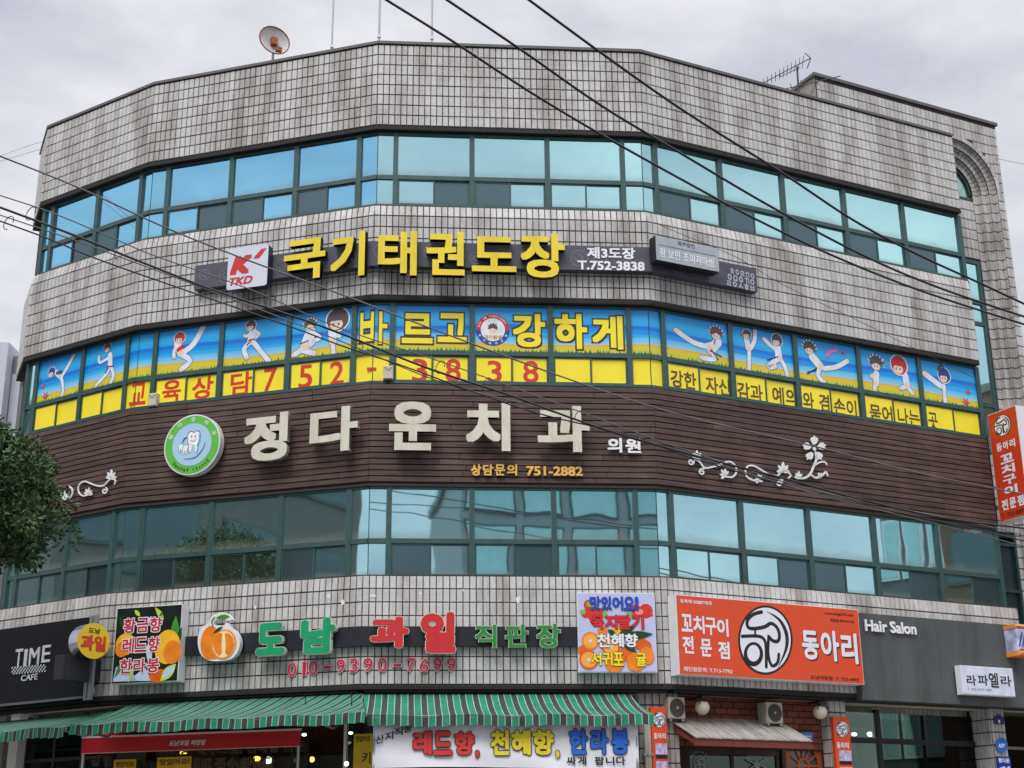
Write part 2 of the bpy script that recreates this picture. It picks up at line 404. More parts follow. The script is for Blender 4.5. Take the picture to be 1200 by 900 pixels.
tile_me = bpy.data.meshes.new('tile'); tile_me.from_pydata(tile_verts(TW - GAP, TH - 0.016), [], TF); tile_me.materials.append(TILE); tile_me.update()
def tile_patch(mb, M, u0, u1, zt, zb, d0=0.0, d1=0.0, hit=None, single=None, tw=TW, nrow=None):
    """grid of tiles between two heights; d0 offset at the top edge and d1 at the bottom of the first row (sloped course), then d1"""
    n = max(1, round((u1 - u0) / tw)); w = (u1 - u0) / n
    rows = nrow or max(1, round((zt - zb) / TH)); h = (zt - zb) / rows
    for r in range(rows):
        za, zb_ = zt - r * h, zt - (r + 1) * h
        for k in range(n):
            a = u0 + k * w
            if hit and not hit(a + w / 2, (za + zb_) / 2): continue
            if single is not None and r > 0 and len(single) < 300:
                single.append((M, a + GAP / 2, zb_ + GAP / 2, d1)); continue
            jit = random.uniform(-0.0015, 0.0025)
            v = tile_verts(w - GAP, h - 0.016, jit); P = []
            for x, y, z in v:
                f = (z + GAP / 2) / h if r == 0 else 0
                P.append(M @ Vector((a + GAP / 2 + x, y - (d1 * (1 - f) + d0 * f), zb_ + GAP / 2 + z)))
            mb.add(P, TF, TILE)
singles = []
def tiled_band(zt, zb, rows, d0, d1, back=0.35, single_facet=None, nrow=8):
    w = band_solid('tile_wall', rows, GROUT, bld, back)
    mb = MB()
    for i in range(4):
        m0 = miter(i, d1) if i else 0.06; m1 = miter(i + 1, d1) if i < 3 else 0.08
        tile_patch(mb, FM(i), -m0, LEN[i] + m1, zt, zb, d0, d1, single=singles if i == single_facet else None, nrow=nrow)
    t0 = (G[0] - LEFT).normalized()
    Mr = Matrix(((t0.x, -t0.y * -1 * -1, 0, LEFT.x), (t0.y, t0.x, 0, LEFT.y), (0, 0, 1, 0), (0, 0, 0, 1)))
    tile_patch(mb, Mr, 0.0, (G[0] - LEFT).length + 0.03, zt, zb, d0, d1, nrow=nrow)
    # right hand return of the band
    M4 = FM(3, LEN[3] + 0.09, 0, 0) @ Matrix.Rotation(R(90), 4, 'Z')
    tile_patch(mb, M4, -d1, back, zt, zb, 0, 0, nrow=nrow)
    o = mb.build('wall_tiles', w, kind='stuff')
    return w
w_top = tiled_band(ZPAR - 0.06, ZTB + 0.05, [(ZPAR, 0.125), (ZTB, 0.125)], 0.125, 0.125)
w_mid = tiled_band(ZW4B - 0.01, ZB3B + 0.05, [(ZW4B, 0.085), (ZW4B - 0.23, 0.13), (ZB3B, 0.13)], 0.085, 0.13)
w_low = tiled_band(ZW2B - 0.01, ZLOB + 0.04, [(ZW2B, 0.315), (ZW2B - 0.23, 0.33), (ZLOB, 0.33)], 0.315, 0.33, back=0.2, single_facet=2)
for M, u, z, d in singles:
    link('tile', tile_me, w_low, M @ Matrix.Translation((u, -d, z)))
# coping
mb = MB(); a, b = ring_pts(0.165), ring_pts(-0.35)
for j in range(len(a) - 1):
    A, B, C_, D = a[j], a[j + 1], b[j + 1], b[j]
    v = [(p.x, p.y, z) for z in (ZPAR - 0.045, ZPAR + 0.01) for p in (A, B, C_, D)]
    mb.add(v, [(3, 2, 1, 0), (4, 5, 6, 7), (0, 1, 5, 4), (2, 3, 7, 6)] + ([(3, 0, 4, 7)] if j == 0 else []) + ([(1, 2, 6, 5)] if j == len(a) - 2 else []), COPING)
mb.build('coping', bld)
# drip flashing under each band, coloured near black for the shadow there
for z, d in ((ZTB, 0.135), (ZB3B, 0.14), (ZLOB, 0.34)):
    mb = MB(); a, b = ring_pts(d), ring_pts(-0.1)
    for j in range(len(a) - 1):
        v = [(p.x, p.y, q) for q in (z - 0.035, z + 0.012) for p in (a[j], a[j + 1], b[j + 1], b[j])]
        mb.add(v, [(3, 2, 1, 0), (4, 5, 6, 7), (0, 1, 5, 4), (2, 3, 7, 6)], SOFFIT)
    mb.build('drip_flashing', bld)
# body behind the front: floor slabs, core, roof, rear and side walls
mb = MB()
for z0, z1 in ((0.0, 0.25), (4.0, 4.5), (8.6, 9.1), (12.0, 12.45), (15.0, 15.3)):
    P = [(LEFT.x, LEFT.y)] + [(p.x, p.y) for p in G] + [(9.9, 36), (-9.7, 36)]
    ins = [(LEFT.x + 0.35, LEFT.y + 0.1), (-9.0, 26.0), (-6.6, 24.5), (-2.3, 23.15), (2.3, 23.5), (8.7, 26.75), (9.6, 35.9), (-9.5, 35.9)]
    n = len(ins); v = [(x, y, z) for z in (z0, z1) for x, y in ins]
    mb.add(v, [list(range(n - 1, -1, -1)), list(range(n, 2 * n))] + [(k, (k + 1) % n, (k + 1) % n + n, k + n) for k in range(n)], CONC)
mb.build('floor_slab', bld)
mb = MB(); mb.box(-9.75, -9.5, 26.9, 36, 0.15, 15.8, CONC); mb.box(-9.75, 11.4, 36, 36.25, 0.15, 15.8, CONC); mb.build('side_wall', bld)
mb = MB()                                            # dark rooms behind the glass
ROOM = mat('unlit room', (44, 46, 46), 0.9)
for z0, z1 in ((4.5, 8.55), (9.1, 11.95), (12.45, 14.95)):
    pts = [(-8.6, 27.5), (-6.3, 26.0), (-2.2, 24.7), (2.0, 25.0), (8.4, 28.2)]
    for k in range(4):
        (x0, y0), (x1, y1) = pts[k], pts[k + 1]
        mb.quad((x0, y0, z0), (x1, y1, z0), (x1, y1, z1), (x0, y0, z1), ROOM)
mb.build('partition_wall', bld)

# plank cladding over the second floor windows
band_solid_ob = band_solid('plank_cladding', [(ZW3B, 0.04), (ZW3B - 0.03, 0.06), (ZBRB, 0.06)], PLANKB, bld)
for i in range(4):
    NP = 17; h = (ZW3B - 0.03 - ZBRB) / NP
    for r in range(NP):
        z0 = ZBRB + r * h
        m0 = miter(i, 0.1) if i else 0.02; m1 = miter(i + 1, 0.1) if i < 3 else 0.08
        u = -m0; end = LEN[i] + m1; cut = (2.4 if LEN[i] > 3.5 else 9) ; first = random.uniform(0.9, 2.4) if LEN[i] > 3.5 else 9
        while u < end - 0.01:
            e = min(end, u + first); first = cut
            if end - e < 0.5: e = end
            mb = MB(); mb.cbox(u + 0.002, e - 0.002, -0.1 - random.uniform(0, 0.006), -0.055, z0 + 0.007, z0 + h - 0.007, PLANK, 0.006)
            mb.build('plank', band_solid_ob, FM(i)); u = e
mb = MB()
mb.box(LEN[3] + 0.082, LEN[3] + 0.11, -0.1, 0.3, ZBRB, ZW3B, PLANKB); mb.build('end_trim', bld, FM(3))
mb = MB(); a, b = ring_pts(0.075), ring_pts(-0.1)
for j in range(len(a) - 1):
    v = [(p.x, p.y, q) for q in (ZBRB - 0.06, ZBRB - 0.003) for p in (a[j], a[j + 1], b[j + 1], b[j])]
    mb.add(v, [(3, 2, 1, 0), (4, 5, 6, 7), (0, 1, 5, 4), (2, 3, 7, 6)], mat('dark timber trim', (58, 44, 42), 0.7))
mb.build('drip_trim', bld)

# ---------------- windows
MU = [[0.26, 1.55, 2.74], [0.365, 1.69, 3.0, 4.235], [0.327, 1.69, 3.045, 4.41], [0.275, 1.69, 3.115, 4.58, 6.05, 7.53]]
FLOORS = [dict(n=4, top=ZTB - 0.045, mid=ZW4M, bot=ZW4B), dict(n=3, top=ZB3B - 0.045, mid=ZW3M, bot=ZW3B), dict(n=2, top=ZBRB - 0.06, mid=ZW2M, bot=ZW2B)]
MW, FY0, FY1 = 0.09, -0.045, 0.06
SCREEN = {(4, 0, 0): 1, (4, 0, 1): 0, (4, 1, 0): 1, (4, 1, 1): 0, (4, 1, 2): 0, (4, 2, 0): 1, (4, 2, 1): 0, (4, 3, 0): 0, (4, 3, 1): 0, (4, 3, 2): 0, (4, 3, 3): 0, (4, 3, 4): 0,
          (2, 2, 0): 0, (2, 2, 1): 1, (2, 3, 1): 1, (2, 3, 2): 0, (2, 3, 3): 1, (2, 3, 4): 1, (2, 1, 0): 0, (2, 1, 2): 0, (2, 0, 1): 1}
def pane(parent, M, u0, u1, z0, z1, y, mt, tilt=True, name='pane'):
    mb = MB(); a = random.uniform(-0.0022, 0.0022) if tilt else 0; b = random.uniform(-0.0022, 0.0022) if tilt else 0
    uv = [(0, 0), (1, 0), (1, 1), (0, 1)]
    w, h = u1 - u0, z1 - z0
    mb.add([(u0, y - a * w - b * h, z0), (u1, y + a * w - b * h, z0), (u1, y + a * w + b * h, z1), (u0, y - a * w + b * h, z1)], [(0, 1, 2, 3)], mt, uv)
    mb.box(u0, u1, y + 0.008, y + 0.014, z0, z1, FRAME)
    return mb.build(name, parent, M)
WIN = {}
def window(n, i, k, top, mid, bot, upper_mt, lower_mt):
    u0, u1 = MU[i][k], MU[i][k + 1]; M = FM(i); hm = MW / 2
    mb = MB()
    mb.box(u0 + 0.001, u0 + hm, FY0, FY1, bot, top, FRAME); mb.box(u1 - hm, u1 - 0.001, FY0, FY1, bot, top, FRAME)
    mb.box(u0 + hm, u1 - hm, FY0 + 0.008, FY1, top - 0.035, top, FRAME)
    mb.box(u0 + hm, u1 - hm, FY0 + 0.004, FY1, mid - 0.045, mid + 0.035, FRAME)
    mb.box(u0 + hm, u1 - hm, FY0 - 0.006, FY1, bot, bot + 0.045, FRAME)
    um = (u0 + u1) / 2 + 0.0
    w = mb.build('window', bld, M)
    pane(w, None, u0 + hm, u1 - hm, mid + 0.035, top - 0.035, 0.0, upper_mt, n != 3)
    scr = SCREEN.get((n, i, k))
    for q, (a, b) in enumerate(((u0 + hm, um + 0.02), (um - 0.02, u1 - hm))):
        y = 0.006 if q else -0.012
        s = MB(); f = 0.03; z0, z1 = bot + 0.045, mid - 0.045
        s.box(a, a + f, y - 0.012, y + 0.01, z0, z1, FRAME); s.box(b - f, b, y - 0.012, y + 0.01, z0, z1, FRAME)
        s.box(a + f, b - f, y - 0.011, y + 0.01, z1 - f, z1, FRAME); s.box(a + f, b - f, y - 0.011, y + 0.01, z0, z0 + f, FRAME)
        s.build('sash', w)
        pane(w, None, a + f, b - f, z0 + f, z1 - f, y, GLASS_S if scr == q else lower_mt)
    WIN[(n, i, k)] = w
def corner_window(n, c, top, mid, bot, mtl, mtl_low, mtr, mtr_low):
    """c: corner index 1..3 between facet c-1 and c; 0 is the far left end, 4 the right end"""
    mb = MB(); parts = []
    if c > 0: parts.append((c - 1, MU[c - 1][-1], LEN[c - 1], mtl, mtl_low))
    if c < 4: parts.append((c, 0.0, MU[c][0], mtr, mtr_low))
    if c == 0:
        parts = [(0, 0.0, MU[0][0], mtr, mtr_low)]
    hm = MW / 2
    for i, a, b, m1, m2 in parts:
        M = FM(i); left = (i == c)
        sub = MB()
        e0, e1 = (a, b - hm) if left else (a + hm, b)
        def bx(x0, x1, y0, y1, z0, z1):
            v = [M @ Vector((x, y, z)) for z in (z0, z1) for y in (y0, y1) for x in (x0, x1)]
            mb.add(v, [(0, 2, 3, 1), (4, 5, 7, 6), (0, 1, 5, 4), (2, 6, 7, 3), (0, 4, 6, 2), (1, 3, 7, 5)], FRAME)
        if left: bx(b - hm, b, FY0, FY1, bot, top)
        else: bx(a, a + hm, FY0, FY1, bot, top)
        bx(e0, e1, FY0 + 0.01, FY1, top - 0.035, top); bx(e0, e1, FY0 + 0.01, FY1, mid - 0.045, mid + 0.035); bx(e0, e1, FY0 + 0.01, FY1, bot, bot + 0.045)
        if left: bx(e0, e0 + 0.012, -0.004, 0.01, bot, top)
        if c == 0: bx(a - 0.05, a + 0.03, FY0, FY1, bot, top)
    w = mb.build('corner_window', bld)
    for i, a, b, m1, m2 in parts:
        M = FM(i); left = (i == c)
        e0, e1 = (a + 0.004, b - hm) if left else (a + hm, b - 0.004)
        pane(w, M, e0, e1, mid + 0.035, top - 0.035, 0.0, m1, False); pane(w, M, e0, e1, bot + 0.045, mid - 0.045, 0.0, m2, False)
    WIN[(n, 'c', c)] = w

# printed film of the third floor
def film_mat():
    m = bpy.data.materials.new('printed window film, sea and field'); m.use_nodes = True
    t = m.node_tree; b = t.nodes['Principled BSDF']; b.inputs['Roughness'].default_value = 0.3
    tcn = N(t, 'ShaderNodeTexCoord'); sp = N(t, 'ShaderNodeSeparateXYZ'); t.links.new(tcn.outputs['UV'], sp.inputs[0])
    def wave(freq, amp, ph):
        a = N(t, 'ShaderNodeMath', operation='MULTIPLY_ADD'); a.inputs[1].default_value = freq; a.inputs[2].default_value = ph; t.links.new(sp.outputs[0], a.inputs[0])
        s = N(t, 'ShaderNodeMath', operation='SINE'); t.links.new(a.outputs[0], s.inputs[0])
        q = N(t, 'ShaderNodeMath', operation='MULTIPLY_ADD'); q.inputs[1].default_value = amp; t.links.new(s.outputs[0], q.inputs[0]); t.links.new(sp.outputs[1], q.inputs[2])
        return q.outputs[0]
    v1, v2 = wave(1.3, 0.035, 0.4), wave(0.8, 0.06, 2.0)
    r1 = N(t, 'ShaderNodeValToRGB'); r1.color_ramp.interpolation = 'LINEAR'; e = r1.color_ramp.elements
    def setr(r, L_):
        e = r.color_ramp.elements
        while len(e) > 1: e.remove(e[-1])
        e[0].position, e[0].color = L_[0][0], (*lin(L_[0][1]), 1)
        for p, c in L_[1:]: q = e.new(p); q.color = (*lin(c), 1)
    setr(r1, [(0.0, (205, 205, 60)), (0.13, (225, 205, 50)), (0.185, (232, 190, 50)), (0.205, (228, 165, 60)), (0.21, (150, 215, 240)), (0.3, (120, 200, 242)), (0.42, (70, 180, 240))])
    r2 = N(t, 'ShaderNodeValToRGB')
    setr(r2, [(0.0, (70, 185, 245)), (0.40, (40, 176, 245)), (0.405, (10, 158, 238)), (0.5, (5, 146, 235)), (0.505, (0, 126, 222)), (0.585, (0, 118, 220)), (0.59, (30, 168, 240)), (0.72, (45, 182, 246)), (1.0, (0, 150, 236))])
    mx_ = N(t, 'ShaderNodeMix', data_type='RGBA'); g_ = N(t, 'ShaderNodeMath', operation='GREATER_THAN'); g_.inputs[1].default_value = 0.36
    t.links.new(v1, r1.inputs[0]); t.links.new(v2, r2.inputs[0]); t.links.new(v1, g_.inputs[0])
    t.links.new(g_.outputs[0], mx_.inputs[0]); t.links.new(r1.outputs[0], mx_.inputs[6]); t.links.new(r2.outputs[0], mx_.inputs[7])
    t.links.new(mx_.outputs[2], b.inputs['Base Color'])
    return m
FILM = film_mat()
YEL = mat('yellow window film', (255, 234, 50), 0.35, var=0.05, scale=2)
TUFT = mat('printed grass', (38, 128, 76), 0.35)
OUTL = mat('printed dark outline', (58, 52, 34), 0.4)
YLET = mat('printed yellow lettering', (255, 234, 50), 0.4, var=0.03)
REDF = mat('red film lettering', (214, 58, 36), 0.4, var=0.05)
BRNF = mat('brown film lettering', (98, 78, 40), 0.4)
_uacc = [0.0, 3.0, 7.6, 12.4]
def tufts(mb, u0, u1, z, rs):
    u = u0
    while u < u1 - 0.02:
        w = rs.uniform(0.05, 0.1); h = rs.uniform(0.025, 0.085); w = min(w, u1 - u)
        mb.poly([(u, z), (u + w, z), (u + w * 0.62, z + h * 0.5), (u + w * 0.5, z + h), (u + w * 0.3, z + h * 0.45)], -0.0015, TUFT); u += w * rs.uniform(0.6, 1.0)
for F_ in FLOORS:
    n = F_['n']; up, lo = (GLASS, GLASS) if n == 4 else ((FILM, YEL) if n == 3 else (GLASS_D, GLASS_D))
    for i in range(4):
        mtu, mtl = (GLASS_B, GLASS_B) if (n == 4 and i < 2) else (up, lo)
        for k in range(len(MU[i]) - 1):
            window(n, i, k, F_['top'], F_['mid'], F_['bot'], mtu, mtl)
    for c in range(0, 4):
        ml = GLASS_B if n == 4 and c <= 2 else up; mll = GLASS_B if n == 4 and c <= 2 else lo
        mr = GLASS_B if n == 4 and c <= 1 else up; mrl = GLASS_B if n == 4 and c <= 1 else lo
        if c == 0 and n == 3: mr = mrl = GLASS
        corner_window(n, c, F_['top'], F_['mid'], F_['bot'], ml, mll, mr, mrl)
    # end post and narrow return glass at the right-hand end
    mb = MB(); mb.box(7.53, LEN[3] + 0.1, FY0, 0.3, F_['bot'], F_['top'], FRAME) if LEN[3] + 0.1 > 7.53 else None
    mb.box(7.531, 7.575, FY0, 0.3, F_['bot'], F_['top'], FRAME); mb.build('corner_post', bld, FM(3))
    # left return
    t0 = (G[0] - LEFT).normalized(); Mr = Matrix(((t0.x, -t0.y, 0, LEFT.x), (t0.y, t0.x, 0, LEFT.y), (0, 0, 1, 0), (0, 0, 0, 1)))
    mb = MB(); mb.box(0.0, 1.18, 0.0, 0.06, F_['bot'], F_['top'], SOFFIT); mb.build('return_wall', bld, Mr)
# UVs of the film panes: run along the facade
for key, w in WIN.items():
    if key[0] != 3: continue
    for ch in w.children:
        if ch.name.split('.')[0] != 'pane': continue
        me = ch.data
        if me.materials[0] is not FILM: continue
        ch.name = 'printed_film'
        base = None; corner = key[1] == 'c'
        for i in range(4):
            if ((ch if corner else w).location.xy - G[i]).length < 1e-3: base = i
        for p in me.polygons:
            for li in p.loop_indices:
                co = me.vertices[me.loops[li].vertex_index].co
                me.uv_layers[0].data[li].uv = (_uacc[base] + co.x, (co.z - ZW3M - 0.035) / (ZB3B - 0.045 - 0.035 - ZW3M - 0.035))
        rs = random.Random(int(me.vertices[0].co.x * 100) + base * 7)
        mb = MB(); tufts(mb, me.vertices[0].co.x, me.vertices[1].co.x, me.vertices[0].co.z, rs); mb.build('printed_grass', w, FM(base) if corner else None)

RES = mat('pale plaster residue', (226, 224, 218), 0.8)
rs = random.Random(11)
for (i, x, y, w_, h_) in ((2, 607, 703, 7, 9), (2, 493, 696, 4, 4), (2, 437, 698, 10, 5), (1, 386, 699, 5, 6), (1, 402, 706, 6, 7), (2, 543, 692, 3, 3), (1, 300, 712, 4, 6), (1, 44, 727, 2, 3), (0, 26, 730, 3, 3)):
    c = uz(i, x, y, 0.33); P = []
    for k in range(11):
        a = 2 * math.pi * k / 11; q = rs.uniform(0.55, 1.1); P.append((c[0] + q * w_ * 0.0068 * math.cos(a), c[1] + q * h_ * 0.0068 * math.sin(a)))
    mb = MB(); mb.poly(P, -0.33 - 0.02, RES); mb.build('residue', w_low, FM(i))
# ------------------------------------------------------------------ stair tower beside the wing
TD = -0.45; TU0, TU1, TZ = 4.53, 9.41, 16.75
AC, AZ = 8.15, 15.08; RR = [1.07, 0.93, 0.79, 0.65]; DD = [0.45, 0.55, 0.65, 0.75]
tw = MB(); M3 = FM(3)
def v3(u, d, z): return M3 @ Vector((u, d, z))
def q3(mb, a, b, c, d, mt): mb.add([v3(*a), v3(*b), v3(*c), v3(*d)], [(0, 1, 2, 3)], mt)
def face3(mb, u0, u1, z0, z1, y, mt): q3(mb, (u0, y, z0), (u1, y, z0), (u1, y, z1), (u0, y, z1), mt)
face3(tw, TU0, AC - RR[0], 0, TZ, 0.45, GROUT); face3(tw, AC + RR[0], TU1, 0, TZ, 0.45, GROUT)
NA = 24
for k in range(NA):
    a, b = math.pi * k / NA, math.pi * (k + 1) / NA
    pa, pb = (AC + RR[0] * math.cos(a), AZ + RR[0] * math.sin(a)), (AC + RR[0] * math.cos(b), AZ + RR[0] * math.sin(b))
    q3(tw, (pb[0], 0.45, pb[1]), (pa[0], 0.45, pa[1]), (pa[0], 0.45, TZ), (pb[0], 0.45, TZ), GROUT)
    for j in range(3):
        r0, r1 = RR[j], RR[j + 1]; d0, d1 = DD[j], DD[j + 1]
        P = lambda r, t, d: (AC + r * math.cos(t), d, AZ + r * math.sin(t))
        q3(tw, P(r0, b, d0), P(r0, b, d1), P(r0, a, d1), P(r0, a, d0), GROUT)      # reveal
        q3(tw, P(r1, b, d1), P(r1, a, d1), P(r0, a, d1), P(r0, b, d1), GROUT)      # step face
for s in (-1, 1):
    for j in range(3):
        ua, ub = AC + s * RR[j], AC + s * RR[j + 1]
        q3(tw, (ua, DD[j], 0), (ua, DD[j], AZ), (ua, DD[j + 1], AZ), (ua, DD[j + 1], 0), GROUT)
        face3(tw, min(ua, ub), max(ua, ub), 0, AZ, DD[j + 1], GROUT)
    q3(tw, (AC + s * RR[3], 0.75, 0), (AC + s * RR[3], 0.75, AZ), (AC + s * RR[3], 0.85, AZ), (AC + s * RR[3], 0.85, 0), GROUT)
face3(tw, AC - RR[3], AC + RR[3], 13.55, 14.95, 0.76, GROUT)
face3(tw, AC - RR[3], AC + RR[3], 7.65, 9.28, 0.76, GROUT); face3(tw, AC - RR[3], AC + RR[3], 0, 5.8, 0.76, GROUT)
# sides, rear and top of the tower
face = lambda pts, mt: tw.add([v3(*p) for p in pts], [(0, 1, 2, 3)], mt)
face([(TU0, 0.45, 12), (TU0, 0.45, TZ), (TU0, 4.5, TZ), (TU0, 4.5, 12)], CONC)
face([(TU1, 0.45, 0), (TU1, 4.5, 0), (TU1, 4.5, TZ), (TU1, 0.45, TZ)], CONC)
face([(TU0, 4.5, 0), (TU0, 4.5, TZ), (TU1, 4.5, TZ), (TU1, 4.5, 0)], CONC)
face([(TU0, 0.45, TZ), (TU1, 0.45, TZ), (TU1, 4.5, TZ), (TU0, 4.5, TZ)], CONC)
face([(TU0, 0.9, 0), (TU1, 0.9, 0), (TU1, 0.9, 16), (TU0, 0.9, 16)], ROOM)
tower = tw.build('stair_tower', bld)
mb = MB()
def th(u, z):
    if u > 9.36: return True
    if abs(u - AC) < RR[0] and z < AZ: return False
    return not (abs(u - AC) < RR[0] + 0.06 and math.hypot(u - AC, z - AZ) < RR[0] + 0.075 and z >= AZ - 0.1)
tile_patch(mb, FM(3), TU0 + 0.02, AC - RR[0], TZ - 0.08, 3.9, TD, TD, hit=th)
tile_patch(mb, FM(3), AC - RR[0], AC + RR[0], TZ - 0.08, AZ, TD, TD, hit=th, nrow=7)
tile_patch(mb, FM(3), AC + RR[0], TU1, TZ - 0.08, 3.9, TD, TD, hit=lambda u, z: math.hypot(u - AC, z - AZ) > RR[0] + 0.05 or z < AZ, tw=0.085)
for s in (-1, 1):
    for j in range(3):
        a, b = sorted((AC + s * RR[j], AC + s * RR[j + 1]))
        tile_patch(mb, FM(3), a, b, AZ, 3.9, -DD[j + 1], -DD[j + 1], tw=0.14)
for j in range(3):
    tile_patch(mb, FM(3, AC + RR[j], 0, -DD[j]) @ Matrix.Rotation(R(-90), 4, 'Z'), -0.1, 0, AZ, 3.9, 0, 0, tw=0.1)
tile_patch(mb, FM(3), AC - RR[3], AC + RR[3], 14.93, 13.57, -0.76, -0.76)
tile_patch(mb, FM(3), AC - RR[3], AC + RR[3], 9.26, 7.67, -0.76, -0.76)
# voussoir tiles round the arch
for r0, r1, d in ((RR[0] + 0.11, RR[0], 0.45), (RR[0], RR[1], 0.55), (RR[1], RR[2], 0.65), (RR[2], RR[3], 0.75)):
    n = round(math.pi * r0 / 0.11)
    for k in range(n):
        a, b = math.pi * (k + 0.06) / n, math.pi * (k + 0.94) / n
        P = [(r1 + 0.006, a), (r0 - 0.006, a), (r0 - 0.006, b), (r1 + 0.006, b)]
        vv = [v3(AC + r * math.cos(t), d, AZ + r * math.sin(t)) for r, t in P] + [v3(AC + r * math.cos(t), d - 0.016, AZ + r * math.sin(t)) for r, t in P]
        mb.add(vv, [(0, 1, 5, 4), (1, 2, 6, 5), (2, 3, 7, 6), (3, 0, 4, 7), (4, 5, 6, 7)], TILE)
    # reveal tiles
for j in range(3):
    r, d0, d1 = RR[j], DD[j], DD[j + 1]; n = round(math.pi * r / 0.11)
    for k in range(n):
        a, b = math.pi * (k + 0.06) / n, math.pi * (k + 0.94) / n
        P = [(d0 + 0.004, a), (d1 - 0.004, a), (d1 - 0.004, b), (d0 + 0.004, b)]
        mb.add([v3(AC + (r - 0.012) * math.cos(t), d, AZ + (r - 0.012) * math.sin(t)) for d, t in P], [(0, 1, 2, 3)], TILE)
mb.build('wall_tiles', tower, kind='stuff')
mb = MB()
for a, b, c, d in ((TU0 - 0.05, TU1 + 0.05, 0.41, 0.75), (TU0 - 0.05, TU0 + 0.2, 0.75, 4.5), (TU1 - 0.2, TU1 + 0.05, 0.75, 4.5)): mb.box(a, b, c, d, TZ, TZ + 0.07, COPING)
mb.build('coping', tower, M3)
mb = MB(); n = 16        # glass in the arch head
P = [(AC - RR[3], 14.97), (AC + RR[3], 14.97)] + [(AC + RR[3] * math.cos(math.pi * k / n), AZ + RR[3] * math.sin(math.pi * k / n)) for k in range(n + 1)]
mb.poly(P, 0.82, GLASS)
for k in range(n):
    a, b = math.pi * k / n, math.pi * (k + 1) / n; r0, r1 = RR[3], RR[3] - 0.06
    mb.add([(AC + r * math.cos(t), 0.775, AZ + r * math.sin(t)) for r, t in ((r0, a), (r0, b), (r1, b), (r1, a))], [(0, 1, 2, 3)], FRAME)
mb.box(AC - RR[3], AC + RR[3], 0.77, 0.83, 14.95, 15.01, FRAME)
mb.build('arched_window', tower, M3)
mb = MB(); e0, e1 = AC - RR[3], AC + RR[3]
for z in (13.5, 12.58, 12.1, 10.32, 9.32): mb.box(e0, e1, 0.765, 0.83, z - 0.04, z + 0.04, FRAME)
mb.box(e0, e0 + 0.08, 0.766, 0.84, 9.28, 13.54, FRAME); mb.box(e1 - 0.08, e1, 0.766, 0.84, 9.28, 13.54, FRAME)
w = mb.build('stair_window', tower, M3)
for a, b in ((13.46, 12.62), (12.54, 12.14), (12.06, 10.36), (10.28, 9.36)): pane(w, None, e0 + 0.08, e1 - 0.08, b, a, 0.8, GLASS)
mb = MB()
for z in (7.6, 7.42, 6.5, 5.84): mb.box(e0, e1, 0.72, 0.83, z - 0.03, z + 0.03, FRAME)
mb.box(e1 - 0.06, e1, 0.721, 0.84, 5.81, 7.62, FRAME); mb.box(e0, e0 + 0.06, 0.721, 0.84, 5.81, 7.62, FRAME)
w = mb.build('stair_window', tower, M3)
pane(w, None, e0 + 0.06, e1 - 0.06, 6.53, 7.39, 0.8, GLASS_S); pane(w, None, e0 + 0.06, e1 - 0.06, 5.87, 6.47, 0.8, GLASS_S)
for x, y0, y1, r_, nm in ((1167, 622, 700, 0.022, 'drain_pipe'),):
    a, b = uz(3, 1168, 622, -0.1), uz(3, 1176, 722, -0.1)
    mb = MB(); mb.tube([(a[0], 0.1, a[1]), (b[0] + 0.05, 0.1, 4.3)], r_, WHITE); mb.build(nm, bld, M3)

# ------------------------------------------------------------------ ground floor
DARK = mat('brown interior wall', (104, 86, 70), 0.8, var=0.4, scale=2)
WOODD = mat('dark brown timber', (62, 44, 38), 0.6, stretch=(6, 6, 0.6), var=0.3)
BRICK = mat('dark red brick', (122, 66, 52), 0.8, rand=0.2, var=0.15, scale=20, bump=0.3)
MORTAR = mat('dark mortar', (52, 34, 30), 0.9)
ORANGEW = mat('orange stained door timber', (164, 78, 44), 0.5, stretch=(8, 8, 0.7), var=0.2)
mb = MB()    # rear wall, floor and ceiling of the shops
face3(mb, -0.4, 7.5, 0.13, 4.1, 3.4, DARK)
mb.add([FM(1) @ Vector(p) for p in ((-1, 3.0, 0.1), (LEN[1] + .5, 3.0, 0.1), (LEN[1] + .5, 3.0, 4.1), (-1, 3.0, 4.1))], [(0, 1, 2, 3)], DARK)
mb.add([FM(2) @ Vector(p) for p in ((-.5, 3.2, 0.1), (LEN[2] + .5, 3.2, 0.1), (LEN[2] + .5, 3.2, 4.1), (-.5, 3.2, 4.1))], [(0, 1, 2, 3)], DARK)
mb.add([FM(0) @ Vector(p) for p in ((-1, 2.6, 0.1), (LEN[0] + .5, 2.6, 0.1), (LEN[0] + .5, 2.6, 4.1), (-1, 2.6, 4.1))], [(0, 1, 2, 3)], DARK)
mb.build('shop_rear_wall', bld)
def fbox(mb, i, u0, u1, d0, d1, z0, z1, mt):
    """box on facet i between offsets d0 (front) and d1 (back), front positive"""
    M = FM(i); v = [M @ Vector((x, y, z)) for z in (z0, z1) for y in (-d0, -d1) for x in (u0, u1)]
    mb.add(v, [(0, 2, 3, 1), (4, 5, 7, 6), (0, 1, 5, 4), (2, 6, 7, 3), (0, 4, 6, 2), (1, 3, 7, 5)], mt)
def zz(i, x, y, d): return uz(i, x, y, d)[1]
def uu(i, x, y, d): return uz(i, x, y, d)[0]
